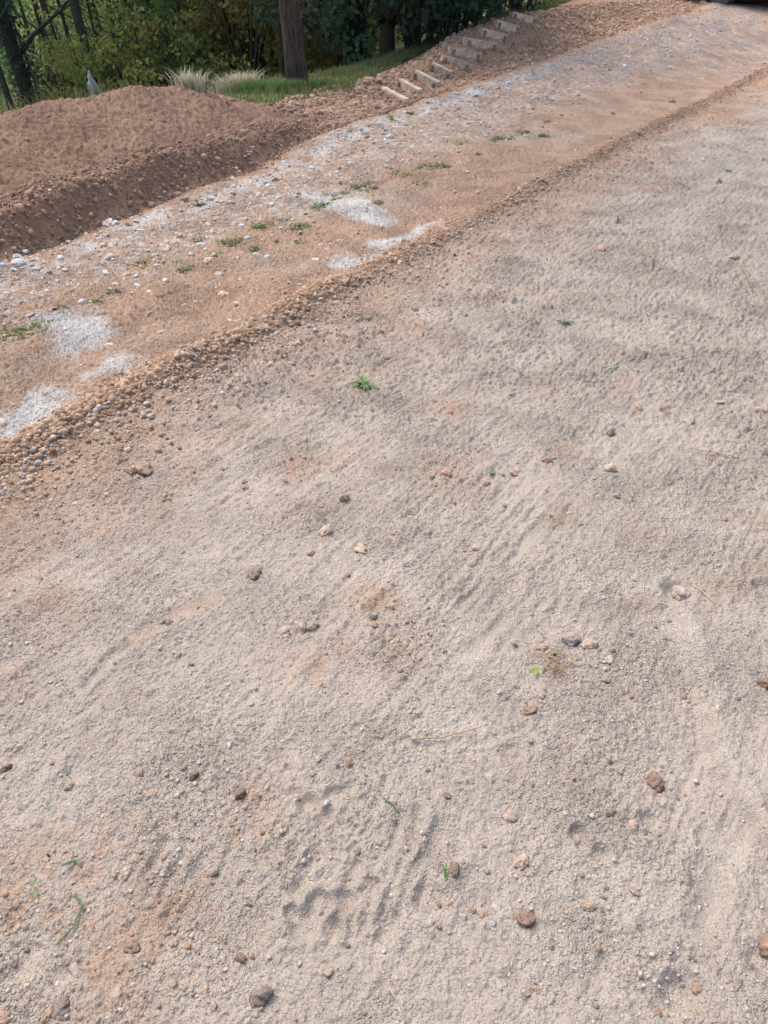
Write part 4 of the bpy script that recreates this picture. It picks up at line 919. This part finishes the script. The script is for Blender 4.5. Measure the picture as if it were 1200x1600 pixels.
# ------------------------------------------------------------------ woodland
def leaf_cloud(centres, radii, n, size, cols, seed, squash=.8, hang=.3):
    r = np.random.default_rng(seed); k = r.choice(len(centres), n, p=np.array(radii) ** 2 / np.sum(np.array(radii) ** 2))
    dv = r.normal(size=(n, 3)); dv /= np.linalg.norm(dv, axis=1)[:, None]
    P = np.array(centres)[k] + dv * (np.array(radii)[k] * r.uniform(.25, 1, n) ** .5)[:, None] * np.array([1, 1, squash])
    L = size * r.uniform(.6, 1.3, n)
    a = r.normal(size=(n, 3)); a[:, 2] -= hang; a /= np.linalg.norm(a, axis=1)[:, None]
    b = np.cross(a, r.normal(size=(n, 3))); b /= np.linalg.norm(b, axis=1)[:, None]; nn = np.cross(a, b)
    v0 = P; v1 = P + a * (L * .5)[:, None] + b * (L * .32)[:, None] + nn * (L * .08)[:, None]; v2 = P + a * L[:, None]; v3 = P + a * (L * .5)[:, None] - b * (L * .32)[:, None] + nn * (L * .08)[:, None]
    V = np.stack([v0, v1, v2, v3], 1).reshape(-1, 3); F = np.arange(4 * n).reshape(-1, 4)
    base = np.array(cols)[r.integers(0, len(cols), len(centres))][k] * r.uniform(.7, 1.3, n)[:, None]
    pick = r.uniform(0, 1, n) < .15; base[pick] = np.array(cols)[r.integers(0, len(cols), pick.sum())]
    return V, F, np.repeat(base, 4, 0)
OLIVE = [(.19, .225, .06), (.21, .225, .066), (.155, .2, .06), (.23, .22, .07)]
GREEN = [(.11, .175, .05), (.14, .205, .055), (.085, .14, .045)]
DARK = [(.05, .088, .055), (.065, .11, .066), (.04, .07, .045)]
RUST = [(.18, .135, .045), (.17, .155, .045), (.2, .14, .05), (.14, .15, .04)]
def crown_mesh(seed, kind, n, R, H, z0, size, cl=26):
    r = np.random.default_rng(seed); C = []; Rr = []
    for i in range(cl):
        a = r.uniform(0, 6.28); q = R * r.uniform(0, 1) ** .5; z = z0 + H * r.uniform(0, 1); taper = 1 - .5 * (z - z0) / H
        C.append((q * taper * math.cos(a), q * taper * math.sin(a), z)); Rr.append(R * r.uniform(.18, .42))
    V, F, c = leaf_cloud(C, Rr, n, size, kind, seed)
    return mesh_np("crown", V, F, c, M_LEAF, False)
def trunk_mb(H, r0, lean, seed, limbs=6, z1=1.2, seg=10):
    q = random.Random(seed); mb = MB(); Q = []; rad = []; p = Vector((0, 0, -.6)); n = 12
    for i in range(n + 1):
        t = i / n; Q.append(Vector((lean[0] * t * H + .05 * math.sin(3 * t + seed) * H * .12, lean[1] * t * H + .04 * math.cos(4 * t + seed) * H * .1, -.6 + t * (H + .6))))
        rad.append(r0 * (1 - .72 * t) * (1 + .4 * math.exp(-t * 20)))
    mb.tube(Q, rad, seg, jit=.05)
    for k in range(limbs):
        t = q.uniform(z1 / H, .9); i = int(t * n); a0 = Q[i]; az = q.uniform(0, 6.28); L = H * q.uniform(.14, .3) * (1.2 - t)
        P = [a0]; up = q.uniform(.3, 1.0)
        for j in range(4): P.append(P[-1] + Vector((math.cos(az), math.sin(az), up)) * L / 4 + Vector((q.uniform(-.1, .1), q.uniform(-.1, .1), q.uniform(-.05, .1))) * L * .5)
        mb.tube(P, [rad[i] * .45, rad[i] * .35, rad[i] * .25, rad[i] * .16, rad[i] * .06], 6)
        for j in range(2):
            b0 = P[2 + j]; az2 = az + q.choice([-1, 1]) * q.uniform(.5, 1.1); mb.tube([b0, b0 + Vector((math.cos(az2), math.sin(az2), up * .8)) * L * .3, b0 + Vector((math.cos(az2), math.sin(az2), up)) * L * .6], [rad[i] * .2, rad[i] * .13, rad[i] * .04], 5)
    return mb
def at_dist(px, py, D):                                        # the point of a pixel's ray a given distance ahead
    r = ray(px, py); t = D / r[1]; return r[0] * t, D, CAM_H + r[2] * t
CROWNS = {}
def tree(px, D, r0, H, lean, kind, label, seed, limbs=7, z0=3.0, R=2.2, n=1300, m=M_BARK2, group=None, name="tree", low=0, ivy=0):
    x, y, _ = at_dist(px, 60, D); z = float(loft(np.array([x]), np.array([y]))[0])
    root = empty(name, (x, y, z)); tag(root, label, "tree", group)
    obj("trunk", trunk_mb(H, r0, lean, seed, limbs).mesh("trunk", m), root)
    key = (id(kind), seed % 3, z0, R)
    if key not in CROWNS: CROWNS[key] = crown_mesh(seed, kind, n, R, H - z0, z0, .11)
    c = obj("crown", CROWNS[key], root); c.location = (lean[0] * H * .6, lean[1] * H * .6, 0); c.rotation_euler = (0, 0, rnd.uniform(0, 6.28))
    if ivy:
        C = [(lean[0] * zz + rnd.uniform(-.06, .06), lean[1] * zz + rnd.uniform(-.06, .06), zz) for zz in np.arange(0, ivy, .12)]
        V, F, cc = leaf_cloud(C, [r0 * 1.6 + .05] * len(C), 2600, .07, DARK, seed + 9); obj("ivy", mesh_np("ivy", V, F, cc, M_LEAF, False), root)
    return root
# the near tree beside the lawn
x, y = at(476, 134); z = float(loft(np.array([x]), np.array([y]))[0])
root = empty("big_tree", (x, y, z - .08)); tag(root, "thick brown tree trunk standing in the grass right behind the soil heap", "tree")
obj("trunk", trunk_mb(11, .128, (-.045, .01), 4, 9, 3.5, 20).mesh("trunk", M_BARK), root)
obj("crown", crown_mesh(41, GREEN, 4500, 2.6, 5.0, 6.0, .14), root)
TREES = [
    (8, 15, .07, 8, (-.10, 0), GREEN, "slim dark trunk at the left edge of the wood", 11, 0),
    (38, 15.5, .15, 9, (-.12, .02), GREEN, "ivy clad dark trunk leaning left near the left edge", 12, 3.2),
    (75, 22, .06, 8, (-.06, 0), OLIVE, "thin pole like trunk behind the ivy clad one", 13, 0),
    (100, 26, .07, 9, (-.12, 0), GREEN, "thin trunk far back between the ivy clad trunk and the white scrap", 14, 0),
    (140, 15.5, .10, 9, (-.045, 0), OLIVE, "dark trunk with the white scrap at its foot", 15, 0),
    (127, 18, .05, 8, (-.10, .02), OLIVE, "thin trunk close left of the one with the white scrap", 16, 0),
    (186, 17, .055, 8, (-.02, 0), OLIVE, "left trunk of the straight thin trio", 17, 0),
    (212, 18, .06, 8, (-.04, 0), OLIVE, "middle trunk of the straight thin trio", 18, 0),
    (228, 16.5, .06, 8.5, (-.01, 0), OLIVE, "right trunk of the straight thin trio", 19, 0),
    (265, 21, .07, 9, (-.10, 0), GREEN, "leaning trunk right of the thin trio", 20, 0),
    (290, 22, .09, 9, (-.06, 0), GREEN, "forked dark trunk between the trio and the ivy column", 21, 0),
    (355, 16.5, .15, 9, (-.02, 0), DARK, "black ivy covered column of a trunk behind the pale grass", 22, 5),
    (441, 14.2, .055, 7, (.01, 0), RUST, "thin dark trunk just left of the thick tree", 23, 0),
    (507, 16, .05, 6, (.08, 0), OLIVE, "small branching tree right of the thick tree", 24, 0),
    (522, 16, .04, 6, (.12, 0), OLIVE, "slender bent stem beside the small branching tree", 25, 0),
    (556, 15, .075, 7, (0, 0), DARK, "dark trunk at the left of the evergreen", 26, 2.0),
    (700, 19, .12, 9, (.02, 0), DARK, "dark trunk deep behind the steps", 28, 0),
    (780, 20, .12, 9, (.0, 0), DARK, "dark trunk behind the crest of the bank", 29, 0),
    (55, 19, .035, 7, (-.13, 0), OLIVE, "very thin stem just right of the ivy clad trunk", 40, 0), (92, 18, .03, 6, (-.09, 0), OLIVE, "very thin stem left of the pair with the white scrap", 41, 0), (112, 20, .035, 7, (-.14, 0), OLIVE, "slanting thin stem left of the white scrap", 42, 0), (160, 19, .035, 7, (-.07, 0), OLIVE, "thin stem between the white scrap and the trio", 43, 0),
    (172, 21, .04, 8, (-.10, 0), OLIVE, "thin leaning stem close left of the trio", 44, 0), (199, 21, .035, 7, (-.06, 0), OLIVE, "thin pale stem inside the trio", 45, 0), (245, 18.5, .035, 7, (-.09, 0), OLIVE, "thin leaning stem close right of the trio", 46, 0), (275, 18, .045, 8, (-.07, 0), OLIVE, "dark stem left of the forked trunk", 47, 0), (303, 19, .035, 7, (-.12, 0), OLIVE, "slanting stem right of the forked trunk", 48, 0), (326, 18, .03, 6, (-.05, 0), OLIVE, "thin stem left of the ivy column", 49, 0),
    (395, 18, .03, 6, (.03, 0), RUST, "thin stem in the rusty bush", 50, 0), (535, 17.5, .03, 5, (.09, 0), OLIVE, "leaning stem right of the small branching tree", 51, 0),
    (60, 34, .1, 10, (-.08, 0), GREEN, "far trunk on the valley slope at left", 30, 0),
    (160, 30, .09, 10, (-.05, 0), GREEN, "far trunk seen between the white scrap and the trio", 31, 0),
    (245, 32, .1, 10, (-.06, 0), GREEN, "far trunk seen right of the thin trio", 32, 0),
    (320, 28, .1, 10, (-.03, 0), GREEN, "far trunk left of the ivy column", 33, 0),
    (410, 26, .1, 10, (0, 0), RUST, "far trunk between the ivy column and the thick tree", 34, 0),
]
for px, D, r0, H, lean, kind, label, seed, ivy in TREES:
    tree(px, D, r0, H, lean, kind, label, seed, limbs=5 if r0 < .09 else 6, z0=H * .42, R=2.0, group="trunks of the wood", ivy=ivy)
# dark evergreen with low crown
x, y, _ = at_dist(605, 60, 13.9); z = float(loft(np.array([x]), np.array([y]))[0])
root = empty("evergreen_tree", (x, y, z)); tag(root, "dark blue green evergreen with a dense crown down to the grass", "tree")
obj("trunk", trunk_mb(5.6, .13, (0, 0), 6, 10, .7).mesh("trunk", M_BARK2), root)
obj("crown", crown_mesh(61, DARK, 20000, 1.9, 4.6, .8, .11, 70), root)
# bushes
BUSH = {}
def bush(px, D, W, H, kind, label, seed, n=3300, dz=0.0, size=.042):
    x, y, _ = at_dist(px, 100, D); z = float(loft(np.array([x]), np.array([y]))[0]) + dz
    root = empty("bush", (x, y, z)); tag(root, label, "bush", "bushes under the trees")
    key = (id(kind), seed % 2)
    if key not in BUSH:
        r = np.random.default_rng(seed); C, Rr = [], []
        for i in range(42):
            a = r.uniform(0, 6.28); q = r.uniform(0, 1) ** .5; C.append((.6 * q * math.cos(a), .6 * q * math.sin(a), r.uniform(.05, 1) * (1 - .3 * q))); Rr.append(r.uniform(.07, .2))
        V, F, c = leaf_cloud(C, Rr, n, size, kind, seed); mb = MB(); rr = random.Random(seed)
        for k in range(12):
            a = rr.uniform(0, 6.28); q = rr.uniform(.3, .9); mb.tube([(0, 0, -.2), (q * .25 * math.cos(a), q * .25 * math.sin(a), .35), (.6 * q * math.cos(a), .6 * q * math.sin(a), rr.uniform(.6, 1))], [.014, .010, .004], 5)
        BUSH[key] = (mesh_np("foliage", V, F, c, M_LEAF, False), mb.mesh("stems", M_BARK2))
    f = obj("foliage", BUSH[key][0], root); s_ = obj("stems", BUSH[key][1], root)
    k_ = H * rnd.uniform(.9, 1.1); root.scale = (k_ * min(1.5, max(.85, W / H / 1.2)), k_, k_); root.rotation_euler = (0, 0, rnd.uniform(0, 6.28)); return root
BUSHES = [
    (20, 14.5, 2.2, 1.5, GREEN, "green bush at the left end of the heap crest", 70), (70, 15.5, 2.4, 1.6, OLIVE, "olive bush left of the white scrap", 71), (115, 17, 2.6, 2.0, OLIVE, "olive bush behind the white scrap", 72), (180, 15, 2.0, 1.9, OLIVE, "yellowish bush around the left trunk of the trio", 73),
    (215, 15.5, 2.4, 2.4, OLIVE, "yellowish bush around the middle trunk of the trio", 74), (258, 15, 2.2, 2.3, OLIVE, "yellow olive bush right of the thin trio", 75), (300, 16, 2.2, 2.4, GREEN, "green bush behind the pale dry grass", 76), (330, 17, 2.2, 3.2, GREEN, "tall green bush left of the ivy column", 77),
    (385, 15.2, 1.8, 2.6, RUST, "rusty autumn bush right of the ivy column", 78), (420, 16, 2.0, 3.2, RUST, "rusty olive bush behind the thick tree", 79), (460, 18, 2.4, 2.8, RUST, "brownish bush hidden by the thick tree", 80), (500, 19, 2.4, 2.2, OLIVE, "olive bush behind the small branching tree", 81), (535, 18, 2.0, 2.6, OLIVE, "pale olive bush left of the evergreen", 82),
    (580, 20, 2.6, 3.0, DARK, "dark bush behind the evergreen at left", 83), (655, 13.5, 2.0, 2.6, DARK, "dark bush at the right side of the evergreen", 84), (705, 14.2, 2.4, 2.6, DARK, "dark bush behind the middle steps", 85), (750, 16, 2.6, 2.2, DARK, "dark bush behind the upper steps", 86), (800, 17, 2.4, 1.8, DARK, "dark bush behind the topmost step", 87), (845, 20.5, 2.4, 1.6, GREEN, "dark green bush where the bank crest meets the grass", 88),
    (40, 24, 4, 3.0, GREEN, "pale green bush down the valley at left", 90), (130, 25, 4, 3.0, GREEN, "green bush down the valley behind the white scrap", 91), (230, 25, 4, 3.4, GREEN, "green bush down the valley behind the trio", 92), (340, 25, 4, 3.6, GREEN, "green bush down the valley behind the ivy column", 93), (480, 26, 4, 3.6, OLIVE, "olive bush down the valley behind the thick tree", 94), (640, 25, 4.5, 4.2, DARK, "dark thicket behind the evergreen", 95), (760, 26, 4.5, 4, DARK, "dark thicket behind the bank", 96), (560, 27, 4, 3.6, DARK, "dark thicket left behind the evergreen", 97), (880, 27, 4.5, 3.2, DARK, "dark thicket beyond the grass at the bank top", 98),
]
for q in BUSHES: bush(*q)
# the far side of the valley: one mass of wood
C, Rr = [], []
r = np.random.default_rng(5)
for i in range(420):
    D = r.uniform(34, 85); a = r.uniform(-.75, .75); x, y = D * math.sin(a), D * math.cos(a); z = float(loft(np.array([x]), np.array([y]))[0])
    if r.uniform() < .3 and x < -4: continue
    h = r.uniform(2, 7)
    for k in range(3): C.append((x + r.uniform(-1.5, 1.5), y + r.uniform(-1.5, 1.5), z + h * (.3 + .35 * k))); Rr.append(r.uniform(1.2, 2.6))
V, F, c = leaf_cloud(C, Rr, 80000, .36, GREEN + GREEN + OLIVE + [(.16, .24, .06), (.06, .10, .04)], 3)
tag(obj("woodland", mesh_np("woodland", V, F, c, M_LEAF, False)), "distant green wood on the far side of the valley", None, None, "stuff")

# grass: lawn behind the heap and the steps, fringe on the heap
def blades(name, x, y, h, w, cols, label, kind="stuff", lean=(0, 0)):
    n = len(x); z = height(x, y) - .01; az = rng.uniform(0, 6.283, n); bend = rng.uniform(.1, .6, n)
    dx, dy = np.cos(az) * bend + lean[0], np.sin(az) * bend + lean[1]; sx, sy = -np.sin(az) * w, np.cos(az) * w
    v = np.stack([np.stack([x - sx, y - sy, z], -1), np.stack([x + sx, y + sy, z], -1), np.stack([x + dx * h * .35 + sx * .7, y + dy * h * .35 + sy * .7, z + h * .6], -1), np.stack([x + dx * h * .35 - sx * .7, y + dy * h * .35 - sy * .7, z + h * .6], -1), np.stack([x + dx * h, y + dy * h, z + h], -1)], 1)
    i = (np.arange(n) * 5)[:, None]; F = np.concatenate([i + np.array([[0, 1, 2]]), i + np.array([[0, 2, 3]]), i + np.array([[3, 2, 4]])])
    me = mesh_np(name, v.reshape(-1, 3), F, np.repeat(cols, 5, 0), M_GRASS, False); o = obj(name, me); tag(o, label, None, None, kind); return o
n = 30000
s = rng.uniform(5.5, 20, n); Db = np.interp(s, L_back[:, 0], L_back[:, 1]); d = Db - .2 + rng.uniform(0, 1, n) ** 1.4 * np.interp(s, [8.5, 9.6], [1.8, .7]) + .25 * perlin(s * 2, s * 0, 77)
x = s * AX[0] + d * NX[0]; y = s * AX[1] + d * NX[1]
pt = fbm(x * 1.5, y * 1.5, 88, 3); h = rng.uniform(.03, .11, n) * (1 + .9 * pt)
cg = pick_cols(n, [(.12, .18, .055), (.16, .19, .07), (.14, .165, .06), (.26, .23, .12)], .2) * (1 - .0 * pt)[:, None]
blades("grass", x, y, h, .004, cg, "green grass strip behind the soil heap and the steps")
n = 2600
s = rng.uniform(1, 6.0, n); d = 6.25 + rng.exponential(.25, n); x = s * AX[0] + d * NX[0]; y = s * AX[1] + d * NX[1]
keep = perlin(s * 1.7, s * 0, 79) > -.15; x, y = x[keep], y[keep]
blades("grass", x, y, rng.uniform(.06, .2, len(x)), .004, pick_cols(len(x), [(.12, .13, .05), (.22, .2, .11), (.09, .11, .04)], .2), "thin grass fringe along the back of the heap crest")
# pale dry grass clump and lush clumps
def clump(px, py, wpx, n, hmin, hmax, pal, label, lean=(0, 0), seed=1):
    x0, y0 = at(px, py); D = math.hypot(x0, y0); R = wpx / 2 * D / FPX; r = np.random.default_rng(seed)
    x = r.normal(0, R * .5, n); y = r.normal(0, R * .4, n); az = r.uniform(0, 6.283, n); bend = r.uniform(.1, 1.3, n); h = r.uniform(hmin, hmax, n); w = .0032
    z = height(x + x0, y + y0) - hz(x0, y0) - .01
    dx, dy = np.cos(az) * bend + x / R * .4 + lean[0], np.sin(az) * bend + lean[1]; sx, sy = -np.sin(az) * w, np.cos(az) * w
    v = np.stack([np.stack([x - sx, y - sy, z], -1), np.stack([x + sx, y + sy, z], -1), np.stack([x + dx * h * .3 + sx * .8, y + dy * h * .3 + sy * .8, z + h * .6], -1), np.stack([x + dx * h * .3 - sx * .8, y + dy * h * .3 - sy * .8, z + h * .6], -1), np.stack([x + dx * h, y + dy * h, z + h * .95], -1)], 1)
    i = (np.arange(n) * 5)[:, None]; F = np.concatenate([i + np.array([[0, 1, 2]]), i + np.array([[0, 2, 3]]), i + np.array([[3, 2, 4]])])
    o = obj("grass_clump", mesh_np("grass_clump", v.reshape(-1, 3), F, np.repeat(pick_cols(n, pal, .15), 5, 0), M_GRASS, False), None, (x0, y0, hz(x0, y0)))
    tag(o, label, "grass clump"); return o
PALE = [(.46, .42, .29), (.40, .36, .24), (.5, .46, .34)]; LUSH = [(.09, .17, .045), (.11, .19, .05), (.08, .14, .04)]
clump(345, 138, 70, 2600, .08, .34, PALE, "pale bleached clump of tall dry grass at the end of the heap", (-.1, 0), 1)
clump(372, 140, 50, 1500, .06, .24, PALE, "smaller bleached grass clump to the right of the tall pale one", (0, 0), 2)
clump(300, 138, 36, 350, .08, .2, PALE, "thin bleached grass at the left foot of the tall pale one", (-.1, 0), 3)
clump(355, 144, 60, 900, .05, .15, LUSH, "lush green grass in front of the pale dry clump", (0, 0), 4)
clump(400, 143, 60, 900, .05, .16, LUSH, "lush green grass between the pale clump and the thick tree", (0, 0), 5)
clump(452, 142, 44, 800, .06, .16, LUSH, "lush green grass at the left foot of the thick tree", (0, 0), 6)
clump(495, 140, 30, 400, .06, .16, LUSH, "green grass at the right foot of the thick tree", (0, 0), 7)

# white scrap caught at the foot of a trunk
x, y, z = at_dist(149, 122, 12.6)
zb = float(loft(np.array([x]), np.array([y]))[0]); top = z + .10
bm = bmesh.new(); bmesh.ops.create_icosphere(bm, subdivisions=5, radius=1)
for v in bm.verts:
    p = v.co.copy(); tz = (p.z + 1) / 2
    k = 1 + .35 * math.sin(6 * p.x + 5 * p.z) * math.cos(7 * p.y - 4 * p.z) + .22 * math.sin(15 * p.x + 11 * p.y + 17 * p.z) + .12 * math.sin(31 * p.z + 23 * p.x)
    wdt = .045 + .075 * (1 - tz) + .03 * math.sin(9 * tz)
    v.co = Vector((p.x * wdt * k - .13 * tz + .07 + .02 * math.sin(11 * tz), p.y * wdt * k, (zb - .05 - top) * (1 - tz) + top - .05 * abs(p.x) * k))
me = bpy.data.meshes.new("plastic_sack"); bm.to_mesh(me); bm.free(); me.polygons.foreach_set("use_smooth", np.full(len(me.polygons), True)); me.materials.append(M_PLASTIC)
o = obj("plastic_sack", me, None, (x, y, 0)); tag(o, "crumpled white scrap hanging at the foot of a dark trunk behind the heap", "plastic scrap")

# ------------------------------------------------------------------ parked car at the top of the track (only its shaded underside is in the picture)
M_PAINT = mat("dark_paint", col=(.03, .03, .038), rough=.3, spec=.5, var=.05, scale=3)
M_TYRE = mat("tyre_rubber", col=(.02, .02, .02), rough=.85, spec=.2, var=.15, scale=20)
M_RIM = mat("wheel_metal", col=(.10, .10, .105), rough=.5, spec=.4, var=.05, metallic=.5)
M_GLASS = mat("car_glass", col=(.015, .018, .02), rough=.08, spec=.6, var=0)
M_LAMP = mat("headlamp", col=(.55, .56, .58), rough=.15, spec=.6, var=0)
M_UNDER = mat("underbody", col=(.018, .017, .016), rough=.9, spec=.1, var=.1)
cx, cy = at(1073, 4.6)
cz = float(loft(np.array([cx + 2.0]), np.array([cy + .4]))[0])
car = empty("parked_car", (cx + 2.05, cy + .95, cz)); car.rotation_euler = (0, 0, math.radians(-4))
tag(car, "dark parked car across the top of the track, only its shaded underside in view", "car")
prof = [(-2.05, .42), (-2.08, .62), (-1.98, .82), (-1.1, .98), (-.45, 1.42), (.95, 1.46), (1.75, 1.05), (2.05, .98), (2.1, .6), (2.02, .36)]
def loft_body(profile, w, zlow, name, m, bev=.06):
    bm = bmesh.new(); pts = profile + [(profile[-1][0] - .1, zlow), (profile[0][0] + .1, zlow)]
    vs = [bm.verts.new((x, -w / 2, z)) for x, z in pts]; f = bm.faces.new(vs); ex = bmesh.ops.extrude_face_region(bm, geom=[f])
    for v in ex["geom"]:
        if isinstance(v, bmesh.types.BMVert): v.co.y += w
    for v in bm.verts:
        if v.co.z > 1.0: v.co.y *= .82
    bmesh.ops.recalc_face_normals(bm, faces=bm.faces[:]); bmesh.ops.bevel(bm, geom=bm.edges[:], offset=bev, segments=3, affect='EDGES')
    me = bpy.data.meshes.new(name); bm.to_mesh(me); bm.free(); me.materials.append(m); me.polygons.foreach_set("use_smooth", np.full(len(me.polygons), True)); return me
body = obj("body", loft_body(prof, 1.72, .24, "body", M_PAINT), car)
mb = MB(); mb.box(Matrix.Translation((0, 0, .24)), (3.5, 1.5, .10), bev=.02); obj("underbody", mb.mesh("underbody", M_UNDER), car)
for sy in (-1, 1):
    for q in ([(-.95, 1.02), (-.42, 1.36), (.2, 1.38), (.2, 1.02)], [(.26, 1.02), (.26, 1.38), (.9, 1.38), (1.45, 1.05)]):
        mb = MB(); P = [(x, sy * (.80 if z < 1.1 else .722), z) for x, z in q]; P2 = [(x, yy + sy * .02, z) for x, yy, z in P]
        mb.add(P + P2, [(0, 1, 2, 3), (7, 6, 5, 4), (0, 4, 5, 1), (1, 5, 6, 2), (2, 6, 7, 3), (3, 7, 4, 0)]); obj("side_window", mb.mesh("side_window", M_GLASS, False), car)
for sx, w_ in ((-1, .62), (1, .6)):
    mb = MB(); mb.box(Matrix.Translation((sx * 2.03, w_, .74)), (.12, .34, .14), bev=.03); obj("headlight", mb.mesh("headlight", M_LAMP), car)
    mb = MB(); mb.box(Matrix.Translation((sx * 2.03, -w_, .74)), (.12, .34, .14), bev=.03); obj("headlight", mb.mesh("headlight", M_LAMP), car)
for sx in (-1.28, 1.32):
    for sy in (-1, 1):
        w = empty("wheel", (sx, sy * .76, .31)); w.parent = car
        mb = MB(); mb.tube([(0, -.10, 0), (0, -.08, 0), (0, .08, 0), (0, .10, 0)], [.26, .31, .31, .26], 28); obj("tyre", mb.mesh("tyre", M_TYRE), w)
        mb = MB(); mb.tube([(0, sy * .085, 0), (0, sy * .108, 0), (0, sy * .112, 0)], [.21, .2, .06], 20); obj("rim", mb.mesh("rim", M_RIM, False), w)
